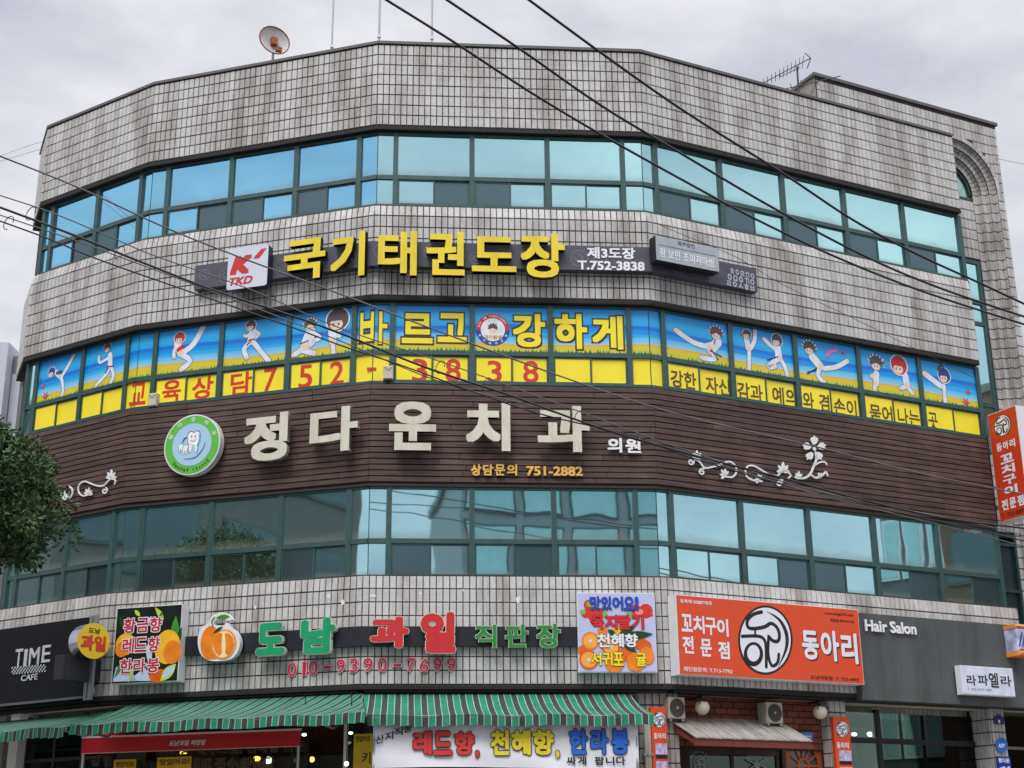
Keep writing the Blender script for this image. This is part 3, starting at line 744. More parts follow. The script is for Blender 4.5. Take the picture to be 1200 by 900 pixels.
def shopfront(i, us, d, z_tr, fr_mt, name='shopfront', w=0.05):
    mb = MB()
    for u in us: fbox(mb, i, u - w / 2, u + w / 2, d + 0.03, d - 0.05, 0.13, 4.05, fr_mt)
    for z in z_tr:
        for a, b in zip(us[:-1], us[1:]): fbox(mb, i, a + w / 2, b - w / 2, d + 0.026, d - 0.046, z - w / 2, z + w / 2, fr_mt)
    s = mb.build(name, bld)
    zs = [0.15] + list(z_tr) + [4.04]
    for a, b in zip(us[:-1], us[1:]):
        for z0, z1 in zip(zs[:-1], zs[1:]):
            g = MB(); fbox(g, i, a + w / 2, b - w / 2, d + 0.003, d - 0.003, z0 + w / 2, z1 - w / 2, SHOPGLASS); g.build('pane', s)
    return s
mb = MB(); fbox(mb, 0, -0.2, 0.35, 0.0, -0.4, 0.13, 4.15, CONC); fbox(mb, 0, 0.62, 0.86, 0.1, -0.3, 0.13, 4.15, WHITE); mb.build('pillar', bld)
shopfront(0, [0.86, 1.6, 2.3, 2.95], -0.1, [3.3], WOODD)
up = [0.1, 0.95, uu(1, 358, 880, 0.0), 3.35, LEN[1] - 0.1]
shopfront(1, up, -0.05, [2.6], BLACK, w=0.07)
shopfront(2, [0.0, 1.5, 3.0, LEN[2] - 0.5], -0.25, [3.2], WOODD)
# corner pillar between the fruit shop and the grill restaurant, tiled
def pillar(i, u0, u1, d, ztop=4.15, tw_=0.105):
    mb = MB(); fbox(mb, i, u0, u1, d - 0.02, d - 0.5, 0.13, ztop, GROUT); p = mb.build('pillar', bld)
    t = MB(); tile_patch(t, FM(i), u0, u1, ztop, 0.13, d - 0.02, d - 0.02, tw=tw_)
    Mx = FM(i, u0, 0, d - 0.02) @ Matrix.Rotation(R(-90), 4, 'Z'); tile_patch(t, Mx, -0.48, 0, ztop, 0.13, 0, 0)
    t.build('wall_tiles', p, kind='stuff')
pillar(2, LEN[2] - 0.45, LEN[2] + 0.02, 0.12)
pillar(3, 0.0, 0.18, 0.12)
ua = uu(3, 972, 850, 0.1)
pillar(3, ua, ua + 0.36, 0.12)
ub = uu(3, 1163, 860, 0.15)
pillar(3, ub, ub + 0.33, 0.15, tw_=0.08)
# brick wall of the grill restaurant: every brick in view is laid
bu0, bu1, bd = 0.18, ua, -0.1
mb = MB(); fbox(mb, 3, bu0, bu1, bd - 0.012, bd - 0.25, 3.3, 4.15, MORTAR)
fbox(mb, 3, bu0, 0.5, bd - 0.012, bd - 0.25, 0.13, 3.3, MORTAR)
bw = mb.build('brick_wall', bld)
bh, bl = 0.105, 0.24; nb = 0
for r in range(8):
    z0 = 3.32 + r * bh
    if z0 + bh > 4.16: break
    u = bu0 + 0.01 - (bl / 2 if r % 2 else 0)
    while u < bu1 - 0.02:
        a, b = max(u, bu0 + 0.01), min(u + bl - 0.014, bu1 - 0.01)
        if b - a > 0.04:
            mb = MB(); mb.cbox(a, b, -bd - random.uniform(0, 0.006), -bd + 0.02, z0, z0 + bh - 0.014, BRICK, 0.006); mb.build('brick', bw, FM(3))
        u += bl
# restaurant window and door
shopfront(3, [0.5, 1.35, 2.25], bd - 0.08, [1.0], WOODD)
mb = MB(); fbox(mb, 3, 0.5, 2.3, bd - 0.05, bd - 0.2, 3.2, 3.31, WOODD); mb.build('lintel', bld)
du0, du1 = uu(3, 917, 890, bd), uu(3, 969, 890, bd)
zt = zz(3, 950, 867, bd)
door = thing  # (kept as a part of the building)
mb = MB(); fbox(mb, 3, du0, du0 + 0.07, bd - 0.0, bd - 0.1, 0.13, zt, WOODD); fbox(mb, 3, du1 - 0.07, du1, bd, bd - 0.1, 0.13, zt, WOODD); fbox(mb, 3, du0 + 0.07, du1 - 0.07, bd, bd - 0.1, zt - 0.03, zt + 0.05, WOODD)
dr = mb.build('door', bld)
mb = MB(); c0, c1 = du0 + 0.07, du1 - 0.07; cm = (c0 + c1) / 2; rz = 0.27; az = zt - 0.42
prof = [(c0, zt - 0.03), (c0, 0.15), (c1, 0.15), (c1, zt - 0.03)]
n = 16; ra = (c1 - c0) / 2 - 0.09
arc = [(cm + ra * math.cos(math.pi * k / n), az + 0.33 * math.sin(math.pi * k / n)) for k in range(n + 1)]
M = FM(3)
for k in range(n):
    (xa, za), (xb, zb) = arc[k], arc[k + 1]
    mb.add([M @ Vector(p) for p in ((xb, -bd + 0.04, zb), (xa, -bd + 0.04, za), (xa, -bd + 0.04, zt - 0.03), (xb, -bd + 0.04, zt - 0.03))], [(0, 1, 2, 3)], ORANGEW)
fbox(mb, 3, c0, cm - ra, bd - 0.04, bd - 0.08, 0.15, zt - 0.03, ORANGEW); fbox(mb, 3, cm + ra, c1, bd - 0.04, bd - 0.08, 0.15, zt - 0.03, ORANGEW)
fbox(mb, 3, cm - ra, cm + ra, bd - 0.04, bd - 0.08, 0.15, az - 0.75, ORANGEW)
mb.build('door_leaf', dr)
mb = MB(); P = [(cm - ra, az - 0.75), (cm + ra, az - 0.75)] + arc
mb.poly(P, -bd + 0.07, GLASS_S); mb.build('door_glass', dr, FM(3))
mb = MB()
for t in (30, 60, 90, 120, 150): mb.stroke([(cm + 0.1 * math.cos(R(t)), az + 0.1 * math.sin(R(t))), (cm + ra * math.cos(R(t)), az + 0.33 * math.sin(R(t)))], 0.03, -bd + 0.045, ORANGEW, thick=0.02)
mb.ring(cm, az, 0.12, 0.12, 0.03, -bd + 0.044, ORANGEW, thick=0.02); mb.stroke([(cm - ra, az), (cm + ra, az)], 0.035, -bd + 0.043, ORANGEW, thick=0.02)
mb.stroke([(cm - ra, az - .35), (cm + ra, az - .35)], 0.03, -bd + 0.043, ORANGEW, thick=0.02)
mb.build('glazing_bar', dr, FM(3))
# salon glazing
su0 = ua + 0.4; su1 = uu(3, 1150, 880, -0.3)
sal = shopfront(3, [su0, su0 + (uu(3, 1030, 870, -0.3) - su0), su1], -0.3, [zz(3, 1080, 870, -0.3)], BLACK, w=0.09)
mb = MB(); fbox(mb, 3, uu(3, 1032, 860, -0.45), uu(3, 1140, 860, -0.45), -0.45, -0.5, zz(3, 1080, 868, -0.45), 4.1, mat('brown roller blind', (128, 100, 82), 0.8, var=0.25, scale=2)); mb.build('roller_blind', bld)
mb = MB(); fbox(mb, 3, su1, ub, -0.2, -0.5, 0.13, 4.1, BLACK); mb.build('wall_panel', bld)
shopfront(3, [ub + 0.38, 8.8], -0.2, [zz(3, 1192, 877, -0.2)], mat('aluminium frame', (140, 140, 142), 0.4, metal=0.6))
mb = MB(); face3(mb, su0, ub, 0.13, 4.1, 2.2, mat('green grey salon wall', (84, 98, 88), 0.8, var=0.3, scale=1.5)); mb.build('partition_wall', bld)
mb = MB()
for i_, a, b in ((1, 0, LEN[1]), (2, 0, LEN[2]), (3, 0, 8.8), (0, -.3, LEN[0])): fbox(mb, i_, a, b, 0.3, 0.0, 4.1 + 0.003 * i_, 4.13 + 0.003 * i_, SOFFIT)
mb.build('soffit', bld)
mb = MB()
for i_, a, b in ((1, 0, LEN[1]), (2, 0, LEN[2]), (3, 0, 8.8), (0, -.3, LEN[0])): fbox(mb, i_, a, b, -0.002, -3.0, 4.1 + 0.003 * i_, 4.13 + 0.003 * i_, mat('off-white ceiling board', (176, 168, 154), 0.8))
mb.build('ceiling', bld)

CARD = mat('cardboard', (150, 112, 74), 0.85, var=0.1)
rs = random.Random(3)
for k in range(9):          # shelving with cartons seen through the fruit shop glass
    u = 0.3 + k * 0.32
    for r in range(2):
        if rs.random() < 0.25: continue
        t = thing('carton', 'cardboard carton stacked inside the fruit shop window', 'box', FM(1, u, 2.55 + r * 0.36, -0.9), 'cartons inside the fruit shop')
        mb = MB(); mb.cbox(0, 0.28, 0, 0.25, 0, 0.3, CARD, 0.006); mb.build('carton_body', t); mb = MB(); mb.box(0.11, 0.17, -0.003, 0, 0.0, 0.3, mat('brown tape', (176, 140, 90), 0.4)); mb.build('tape', t)
sh = thing('shelf_unit', 'dark steel shelf holding cartons inside the fruit shop', 'shelf', FM(1, 0.25, 0.13, -0.85))
for z in (0.6, 1.5, 2.4): mb = MB(); mb.box(0, 3.0, 0.02, 0.38, z - .02, z + 0.0, BLACK); mb.build('shelf_board', sh)
for x in (0, 3.0): mb = MB(); mb.box(x - .02, x + .02, 0.0, 0.4, 0, 3.3, BLACK); mb.build('upright', sh)

TUBE = mat('added interior fill tube', (255, 244, 224), 0.5, emit=7.0)  # unseen ceiling tubes, added to brighten the dark shop interiors
for lab, i, u, d, z, l_ in (('added ceiling tube to brighten the fruit shop left of the doorway', 1, 1.2, -0.55, 4.02, 1.2), ('added ceiling tube to brighten the fruit shop doorway', 1, 3.3, -1.2, 4.02, 1.2), ('added ceiling tube to brighten the middle shop behind the banner', 2, 1.8, -1.0, 4.02, 1.2), ('added ceiling tube to brighten the hair salon', 3, 5.0, -1.4, 4.02, 1.2)):
    t = thing('added_ceiling_tube', lab, 'lamp', FM(i, u, z, d)); mb = MB(); mb.tube([(0, 0, 0), (l_, 0, 0)], 0.025, TUBE, 8); mb.build('tube', t); mb = MB(); mb.box(-.03, l_ + .03, -0.05, 0.05, 0.03, 0.07, WHITE); mb.build('fitting', t)
FRU = mat('fresh mandarins', (236, 134, 34), 0.5, rand=0.15)
for k in range(5):
    t = thing('fruit_crate', 'white crate heaped with mandarins on the fruit shop stand', 'crate', FM(2, 0.5 + k * 0.75, 0.9, 0.55), 'crates on the fruit stand'); mb = MB(); mb.box(0, 0.6, 0, 0.4, 0, 0.03, WHITE)
    for a, b, c_, d_ in ((0, .6, 0, .015), (0, .6, .385, .4), (0, .015, .015, .385), (.585, .6, .015, .385)): mb.box(a, b, c_, d_, 0.03, 0.16, WHITE)
    mb.build('crate_body', t); mb = MB()
    for x in range(6):
        for y in range(4): mb.disc(.08 + x * .088, 0.15 + 0.02 * math.sin(x + y), .04, .04, .05 + y * .09, FRU, 8, thick=.06)
    mb.build('mandarins', t, kind='stuff')
tb = thing('fruit_stand', 'low timber stand with fruit crates under the white banner', 'stand', FM(2, 0.4, 0.13, 0.5)); mb = MB(); mb.box(0, 4.0, 0, 0.5, 0.7, 0.77, WOODD); mb.build('stand_top', tb)
for x in (0.05, 1.3, 2.6, 3.9):
    for y in (0.04, 0.42): mb = MB(); mb.box(x, x + .06, y, y + .06, 0, 0.7, WOODD); mb.build('leg', tb)
# ------------------------------------------------------------------ signs
class Sign:
    def __init__(s, name, label, cat, i, d, u0, z0, group=None):
        s.i, s.d = i, d; s.mw = FM(i, u0, z0, d); s.inv = s.mw.inverted(); s.root = thing(name, label, cat, s.mw, group); s.u0, s.z0 = u0, z0
    def site(s, i=None, d=None):
        t = Site.__new__(Site); t.i = s.i if i is None else i; t.d = s.d if d is None else d; t.u = t.z = 0.0; return t
    def part(s, name, mb, i=None, d=None, parent=None, **k):
        i = s.i if i is None else i; d = s.d if d is None else d
        return mb.build(name, parent or s.root, (s.inv @ FM(i, 0, 0, d)) if parent is None else None, **k)
def letters(s, specs, mt, thick, side, bold, i=None, d=None, outline=None, name='letter', **k):
    for t, pl, pr, h in specs:
        st = s.site(i, d); mb = MB(); st.text(mb, t, pl, pr, h, mt, thick=thick, side=side, bold=bold, outline=outline, **k); s.part(name, mb, i, d)
YS = mat('yellow letter face', (240, 216, 44), 0.4, var=0.05, dirt=0.14); BLKS = mat('black letter side', (30, 26, 24), 0.5)
SLATE = mat('slate grey sign board', (76, 77, 90), 0.5, var=0.08); DOOD = mat('grey printed doodle', (122, 124, 140), 0.5)
WHT = mat('white lettering', (236, 236, 238), 0.4, var=0.02); REDL = mat('red lettering', (206, 44, 50), 0.4, var=0.04, dirt=0.12)

# martial arts school sign
s = Sign('school_sign', 'long slate board with big yellow raised Hangul letters between the two upper window rows', 'sign', 2, 0.3, 0.0, 11.29)
for i, a, b in ((1, 1.225, LEN[1] + miter(2, 0.3)), (2, -miter(2, 0.3), LEN[2] + miter(3, 0.3)), (3, -miter(3, 0.3), 2.16)):
    mb = MB(); mb.box(a, b, 0.0, 0.15, 11.305, 11.765, SLATE); rs = random.Random(i)
    c = a + 0.2
    while c < b - 0.2:
        if not (i == 3 and c > 1.5):
            r = rs.uniform(0.1, 0.16); cz = 11.53 + rs.uniform(-0.05, 0.05); mb.ring(c, cz, r, r, 0.012, -0.003, DOOD, n=24)
            for q in range(4):
                t = rs.uniform(0, 6.28); mb.stroke(smooth_path([(c + r * .7 * math.cos(t), cz + r * .7 * math.sin(t)), (c + r * .3 * math.cos(t + 1), cz + r * .3 * math.sin(t + 1)), (c + r * .6 * math.cos(t + 2.2), cz + r * .6 * math.sin(t + 2.2))], 3), 0.011, -0.003, DOOD, cap=False)
        c += rs.uniform(0.33, 0.5)
    s.part('sign_board', mb, i)
letters(s, [('국', (332.5, 307), (381, 300.5), 47), ('기', (387.5, 302), (427.5, 295.5), 52)], YS, 0.11, BLKS, 0.03, 1, 0.45)
letters(s, [('태', (443, 296), (488.5, 296.5), 52), ('권', (499.5, 296.5), (544.5, 297), 51), ('도', (553, 297.5), (605, 298), 41), ('장', (610, 299), (662, 299.5), 52)], YS, 0.12, BLKS, 0.028, 2, 0.46)
letters(s, [('제3도장', (688, 296), (744.5, 297), 13.5), ('T.752-3838', (677, 310.5), (755.5, 312), 10.5)], WHT, 0.01, None, 0.03, 2, 0.312, name='lettering')
letters(s, [('ㅎㅇㄹㅁㅇ', (856, 317), (884, 324), 7), ('ㅇㅁㅇㄲㅇ', (853, 324), (884, 331), 7), ('ㄹㅇㅅㅎㅂ', (852, 331), (884, 338), 7)], mat('pale grey lettering', (176, 178, 190), 0.5), 0.01, None, 0.03, 3, 0.312, name='lettering', level=False)
# school emblem box
u0, z0 = uz(1, 264, 340, 0.5); u1, z1 = uz(1, 315, 285, 0.5); u0 += 0.02
s = Sign('emblem_sign', 'square white box sign with red K and TKD left of the yellow letters', 'sign', 1, 0.5, u0, z0)
PW = mat('cool white acrylic', (212, 216, 228), 0.3, var=0.03)
def rrect(u0, u1, z0, z1, r, n=4):
    P = []
    for cx, cz, a0 in ((u1 - r, z1 - r, 0), (u0 + r, z1 - r, 90), (u0 + r, z0 + r, 180), (u1 - r, z0 + r, 270)):
        P += [(cx + r * math.cos(R(a0 + 90 * k / n)), cz + r * math.sin(R(a0 + 90 * k / n))) for k in range(n + 1)]
    return P
zc = (uz(1, 290, 288.5, 0.5)[1], uz(1, 290, 337, 0.5)[1])
mb = MB(); mb.poly(rrect(u0, u1, zc[1], zc[0], 0.05), 0.0, PW, 0.17, mat('navy box side', (34, 40, 62), 0.4)); s.part('cabinet', mb)
st = s.site()
mb = MB(); st.text(mb, 'K', (270, 311.5), (295, 309), 21, REDL, dd=0.004, bold=0.06, shear=0.25); s.part('letter', mb)
mb = MB(); st.poly(mb, [(296.5, 303), (303.5, 302.5), (312.5, 290.5), (306.5, 291.5)], REDL, dd=0.004); s.part('letter', mb)
mb = MB(); st.text(mb, 'TKD', (269, 330.5), (296, 327), 9, REDL, dd=0.004, bold=0.03, shear=0.3); s.part('lettering', mb)
# dialect light box
s = Sign('dialect_sign', 'small pale grey light box over the right end of the slate board', 'sign', 3, 0.55, *uz(3, 768.7, 304, 0.55))
a, b = uz(3, 768.3, 290, 0.55), uz(3, 842, 304.5, 0.55); h0, h1 = uz(3, 805, 311.5, 0.55)[1], uz(3, 805, 283.5, 0.55)[1]
mb = MB(); mb.box(a[0], b[0], 0, 0.2, h0, h1, BLACK); mb.box(a[0] + 0.004, b[0] - 0.004, -0.006, -0.001, h0 + 0.004, h1 - 0.004, mat('pale grey acrylic', (168, 176, 184), 0.35)); s.part('cabinet', mb)
st = s.site(); DG = mat('dark grey lettering', (70, 72, 78), 0.5)
mb = MB(); st.text(mb, '제주방언', (794, 284.8), (814, 289), 5, DG, dd=0.01, bold=0.01); s.part('lettering', mb)
mb = MB(); st.text(mb, '왕 보민 ᄌᆞ미져마씸.' if False else '왕 보민 조미져마씸.', (773, 294.5), (839, 309.5), 11, WHT, dd=0.01, bold=0.015); s.part('lettering', mb)
mb = MB(); mb.box(a[0] + 0.06, b[0] - 0.05, -0.009, -0.0065, h1 - 0.17, h1 - 0.162, DG); s.part('printed_line', mb)

# security boxes
for (i, x, y, h, lab) in ((2, 455, 436, 18, 'small beige box fixed to the mullion above the dental clinic letters'), (1, 178, 468, 17, 'small beige box on the mullion beside the leftmost red window syllable')):
    u, z = uz(i, x, y, 0.12); mb = MB(); B = mat('aged beige plastic', (196, 190, 172), 0.5)
    t = thing('alarm_box', lab, 'alarm box', FM(i, u, z, 0.12))
    mb.cbox(-0.085, 0.085, 0.0, 0.16, -0.12, 0.12, B, 0.015); mb.build('casing', t)
    mb = MB(); mb.stroke([(-0.06, 0.09), (0.0, 0.03), (0.06, 0.09)], 0.02, -0.004, mat('grey plastic relief', (140, 134, 120), 0.6)); mb.build('relief', t)
    mb = MB(); mb.tube([(0, 0.06, -0.12), (0, 0.06, -0.15)], 0.03, BLACK, 8); mb.build('mount', t)

# dental clinic letters
GL = mat('aged off-white letter', (216, 212, 196), 0.5, var=0.08, scale=5, dirt=0.18)
GLs = mat('aged letter side', (164, 160, 150), 0.6)
s = Sign('dental_clinic_sign', 'large off-white raised Hangul letters on the brown planks with small gold phone line below', 'sign', 2, 0.36, 0.0, 7.7)
letters(s, [('정', (286, 515), (337, 509.5), 55), ('다', (363, 506), (419, 500.5), 52)], GL, 0.09, GLs, 0.036, 1, 0.36)
letters(s, [('운', (456, 498.5), (511, 499.5), 57), ('치', (546, 500), (598, 500.5), 56), ('과', (630, 502), (691, 503), 54)], GL, 0.09, GLs, 0.036, 2, 0.36)
letters(s, [('의', (712, 521.5), (729, 522), 17), ('원', (733, 522), (751, 522.5), 17)], WHT, 0.025, None, 0.03, 2, 0.17)
GOLD = mat('gold lettering', (236, 190, 92), 0.4)
letters(s, [(ch, (x, 550.5), (x + 12, 550.7), 13) for ch, x in zip('상담문의', (552, 566, 580, 594))], GOLD, 0.03, None, 0.03, 2, 0.17)
letters(s, [('751-2882', (617, 551.5), (683, 552.3), 11)], GOLD, 0.03, None, 0.03, 2, 0.17, name='phone_number')
# round clinic emblem
s = Sign('clinic_emblem', 'round green and pale blue dental emblem with smiling tooth on the brown planks', 'sign', 1, 0.3, *uz(1, 225, 521, 0.3))
st = s.site(); (cu, cz) = uz(1, 225, 521, 0.3); ru = abs(uz(1, 258, 519, 0.3)[0] - uz(1, 192, 523, 0.3)[0]) / 2; rz = abs(uz(1, 225, 486, 0.3)[1] - uz(1, 225, 556, 0.3)[1]) / 2
ru = rz = (ru + rz) / 2
mb = MB(); mb.disc(cu, cz, ru, rz, 0, mat('pearl white rim', (224, 226, 224), 0.4), 48, 0.14); s.part('cabinet', mb)
mb = MB(); mb.disc(cu, cz, ru - .025, rz - .025, -0.004, mat('leaf green print', (98, 190, 70), 0.4, var=0.03), 48); mb.disc(cu, cz, ru * .70, rz * .70, -0.007, mat('pale blue print', (172, 208, 232), 0.4, var=0.03), 40)
NAVY = mat('navy print', (38, 62, 130), 0.4); TW_ = mat('tooth white print', (240, 242, 245), 0.4); SKYB = mat('light blue print', (90, 180, 215), 0.4)
def tooth(c, k, y):
    P = [(-.5, .55), (-.42, .85), (-.2, .95), (0, .85), (.2, .95), (.42, .85), (.5, .5), (.42, .05), (.32, -.55), (.22, -.6), (.1, -.1), (-.05, -.05), (-.18, -.55), (-.3, -.55), (-.38, .0)]
    P = smooth_path(P + [P[0]], 3)[:-1]; Q = [(c[0] + x * k, c[1] + z * k) for x, z in P]
    mb.poly([(c[0] + x * k * 1.1, c[1] + (z - .1) * k * 1.08 + .1 * k) for x, z in P], y, NAVY); mb.poly(Q, y - 0.002, TW_)
tooth((cu + 0.03, cz + 0.0), 0.24, -0.009); tooth((cu - 0.12, cz - 0.1), 0.11, -0.013); tooth((cu - 0.2, cz - 0.06), 0.09, -0.017)
mb.stroke(smooth_path([(cu + 0.13, cz + .17), (cu + .15, cz + .08), (cu + .1, cz - .05)], 4), [.03] * 9, -0.013, SKYB, taper=True)
mb.stroke(smooth_path([(cu - .02, cz + .08), (cu + .03, cz + .05), (cu + .08, cz + .09)], 4), 0.012, -0.013, REDL)
for x in (-.01, .06): mb.disc(cu + x, cz + .14, .012, .018, -0.013, NAVY, 10)
mb.stroke(smooth_path([(cu - .19, cz + .03), (cu - .14, cz + .12), (cu - .04, cz + .13)], 4), 0.03, -0.0085, NAVY, taper=True)
mb.stroke(smooth_path([(cu - .13, cz - .25), (cu + .08, cz - .24), (cu + .22, cz - .1), (cu + .26, cz + .02)], 5), 0.02, -0.009, NAVY, taper=True, cap=False)
s.part('printed_face', mb)
for ch, a in zip('정다운치과', (158, 124, 90, 56, 22)):
    mb = MB(); r = ru * .83; x, z = cu + r * math.cos(R(a)), cz + r * math.sin(R(a)); text(mb, ch, -.04, .04, -.04, .04, -0.008, WHT, bold=0.02)
    t = R(a - 90); mb.v = [(x + p[0] * math.cos(t) - p[2] * math.sin(t), p[1], z + p[0] * math.sin(t) + p[2] * math.cos(t)) for p in mb.v]; s.part('letter', mb)
DGN = mat('dark green print', (26, 70, 40), 0.5)
for k, ch in enumerate('Dental Clinic'):
    if ch == ' ': continue
    a = 225 + k * 7.6; mb = MB(); r = ru * .83; x, z = cu + r * math.cos(R(a)), cz + r * math.sin(R(a)); w_ = .012 if ch in 'li' else .022
    text(mb, ch, -w_, w_, -.028, .028 if ch not in 'enai' else .012, -0.008, DGN, bold=0.02)
    t = R(a + 90); mb.v = [(x + p[0] * math.cos(t) - p[2] * math.sin(t), p[1], z + p[0] * math.sin(t) + p[2] * math.cos(t)) for p in mb.v]; s.part('letter', mb)

# white scroll ornaments
def palm(S, mb, c, h, lean=0, n=5, flip=1, dd=0):
    """little acanthus fan at photo point c, h pixels tall"""
    for k in range(n):
        t = R(90 + lean + (k - (n - 1) / 2) * 42); L_ = h * (1 - 0.12 * abs(k - (n - 1) / 2))
        p = [(c[0] + L_ * q * math.cos(t) * .8, c[1] - L_ * q * math.sin(t)) for q in (0.05, 0.35, 0.7, 1.0)]
        S.stroke(mb, p, [h * .12, h * .3, h * .34, h * .06], WHITE, dd=dd, thick=0.02, cap=False)
def swirl(c, r, a0, a1, n=14, k=0.25):
    return [(c[0] + r * (1 - (1 - k) * q / n) * math.cos(R(a0 + (a1 - a0) * q / n)) * .9, c[1] - r * (1 - (1 - k) * q / n) * math.sin(R(a0 + (a1 - a0) * q / n))) for q in range(n + 1)]
s = Sign('scroll_ornament', 'white metal scroll with five-petal flower on the right side of the brown planks', 'ornament', 3, 0.15, *uz(3, 880, 560, 0.15))
mb = MB(); st = s.site(); S_ = lambda pts, w: st.stroke(mb, smooth_path(pts, 4), w, WHITE, thick=0.02)
S_([(813, 537), (820, 541), (826, 548), (835, 547), (843, 545), (849, 542), (856, 541), (862, 546), (863, 554), (858, 559), (849, 558)], 1.9)
st.stroke(mb, swirl((823, 553), 4.2, 60, 480), 1.7, WHITE, thick=0.02); st.stroke(mb, swirl((810, 541), 4.0, 10, -380), 1.6, WHITE, thick=0.02)
palm(st, mb, (817, 537), 9.5); palm(st, mb, (850, 557), 9, lean=40)
S_([(893, 564), (884, 563), (876, 559), (874, 552), (877, 546), (884, 546), (893, 551), (902, 556), (911, 558), (917, 562), (915, 568)], 1.9)
palm(st, mb, (890, 562), 8, lean=50); st.stroke(mb, swirl((913, 566), 4, 60, -330), 1.7, WHITE, thick=0.02)
palm(st, mb, (918, 553), 12); S_([(911, 558), (916, 553), (922, 552), (927, 557), (924, 560)], 1.8)
S_([(934, 560), (943, 560), (950, 555), (954, 546), (957, 538), (956, 530)], 2.4); palm(st, mb, (936, 560), 8, lean=-5)
S_([(954, 546), (960, 542), (966, 541), (969, 544)], 1.8); S_([(950, 556), (957, 560), (964, 557), (968, 553), (970, 557)], 2.0); palm(st, mb, (962, 560), 7, lean=30, n=3)
for k in range(5):
    a = R(90 + 72 * k); c = (954.5 + 9 * math.cos(a), 526 - 10 * math.sin(a))
    P = [(-4.5, 0.5), (-3.2, 3.8), (-2, 2.6), (0, 5.8), (2, 2.6), (3.2, 3.8), (4.5, 0.5), (2.2, -4), (0, -5), (-2.2, -4)]
    st.poly(mb, [(c[0] + (x * math.sin(a) + z * math.cos(a)), c[1] - (-x * math.cos(a) + z * math.sin(a))) for x, z in P], WHITE, thick=0.02)
mb.disc(*st.px(954.5, 526), 0.035, 0.035, -0.004, WHITE, 12, 0.02); s.part('scrollwork', mb)
s2 = Sign('scroll_ornament', 'white metal scroll on the left side of the brown planks, half behind the tree', 'ornament', 0, 0.15, *uz(0, 100, 575, 0.15))
mb = MB(); st = s2.site()
S_([(107, 578), (98, 581), (92, 577), (92, 569), (98, 564), (105, 566), (113, 569), (121, 569), (125, 565), (130, 561), (135, 563), (134, 567)], 1.7)
palm(st, mb, (103, 579), 8, lean=-10); palm(st, mb, (130, 560), 10); st.stroke(mb, swirl((122, 575), 4, 60, -330), 1.6, WHITE, thick=0.02)
S_([(79, 569), (84, 573), (84, 580), (79, 585), (73, 584), (70, 577), (62, 577), (52, 580), (46, 579), (42, 583)], 1.7); palm(st, mb, (76, 583), 8); palm(st, mb, (38, 584), 9)
s2.part('scrollwork', mb)

# ---------------- window lettering and figures of the third floor
def on_window(key, name, build, d=0.0):
    w = WIN[key]; mb = MB(); st = Site.__new__(Site); st.i = (key[1] if key[1] != 'c' else None); st.d = 0.0; st.u = st.z = 0.0
    build(mb, st); return w, mb, st
def wl(key, t, pl, pr, h, mt, bold, facet=None, outline=None, name='printed_letter', dd=0.016, **k):
    w = WIN[key]; i = facet if facet is not None else key[1]; mb = MB(); st = Site.__new__(Site); st.i, st.d, st.u, st.z = i, 0.0, 0.0, 0.0
    if mt is not YLET:
        uc = uz(i, (pl[0] + pr[0]) / 2, (pl[1] + pr[1]) / 2)[0]; dd = 0.004 if facet is not None else (0.016 if uc < (MU[i][key[2]] + MU[i][key[2] + 1]) / 2 else -0.003)
    st.text(mb, t, pl, pr, h, mt, dd=dd, bold=bold, outline=outline, **k)
    mb.build(name, w, FM(i) if facet is not None else None)
O = (OUTL, 0.045)
wl((3, 'c', 2), 'ㅂ', (422, 384), (438, 382), 34, YLET, 0.03, 1, O, dd=0.006); wl((3, 'c', 2), 'ㅏ', (444, 384), (454, 384), 38, YLET, 0.03, 2, O, dd=0.006)
for key, t, a, b, h in (((3, 2, 0), '르', (471, 384.5), (507, 385), 35), ((3, 2, 0), '고', (513, 384), (547, 384), 34), ((3, 2, 1), '강', (601, 387), (639, 387.5), 39),
                        ((3, 2, 2), '하', (650, 388), (688, 388.5), 41), ((3, 2, 2), '게', (694, 389.5), (730, 390), 39)):
    wl(key, t, a, b, h, YLET, 0.036, None, O, dd=0.006)
for key, t, a, b, h, f in (((3, 'c', 1), '교', (152, 463), (171, 459.5), 26, 1), ((3, 1, 0), '육', (190, 460), (212, 457), 26, None), ((3, 1, 0), '상', (225, 456), (250, 452.5), 26, None),
                        ((3, 1, 1), '담', (270, 451), (295, 448), 27, None), ((3, 1, 1), '7', (309, 446), (324, 444), 27, None), ((3, 1, 2), '5', (350, 442), (366, 440), 27, None),
                        ((3, 1, 2), '2', (386.5, 438), (403, 436), 27, None), ((3, 'c', 2), '-', (430, 432.5), (441, 432.5), 4, 2), ((3, 2, 0), '3', (483, 434), (501, 434), 27, None),
                        ((3, 2, 0), '8', (522, 434), (540, 434), 27, None), ((3, 2, 1), '3', (571, 435.5), (588, 435.5), 26, None), ((3, 2, 1), '8', (613, 435.5), (631, 436), 26, None)):
    wl(key, t, a, b, h, REDF, 0.012 if t in '7523-8' else 0.02, f)
for k, (t, a, b) in enumerate((('강한', (786, 441.5), (816, 448.5)), ('자신', (827, 449), (855.5, 456)), ('감과', (864, 455), (894, 463.5)), ('예의', (905, 461), (934, 468)),
        ('와', (941, 468), (954, 471)), ('겸', (960, 470), (972, 474)), ('손이', (977, 474), (1004, 481)), ('묻어', (1019, 481), (1046, 488.5)), ('나는', (1052, 485.5), (1078, 493)), ('곳', (1088, 492), (1099, 495)))):
    key = (3, 3, [0, 0, 1, 1, 2, 2, 2, 3, 3, 4][k]); wl(key, t, a, b, 20, BRNF, 0.018)
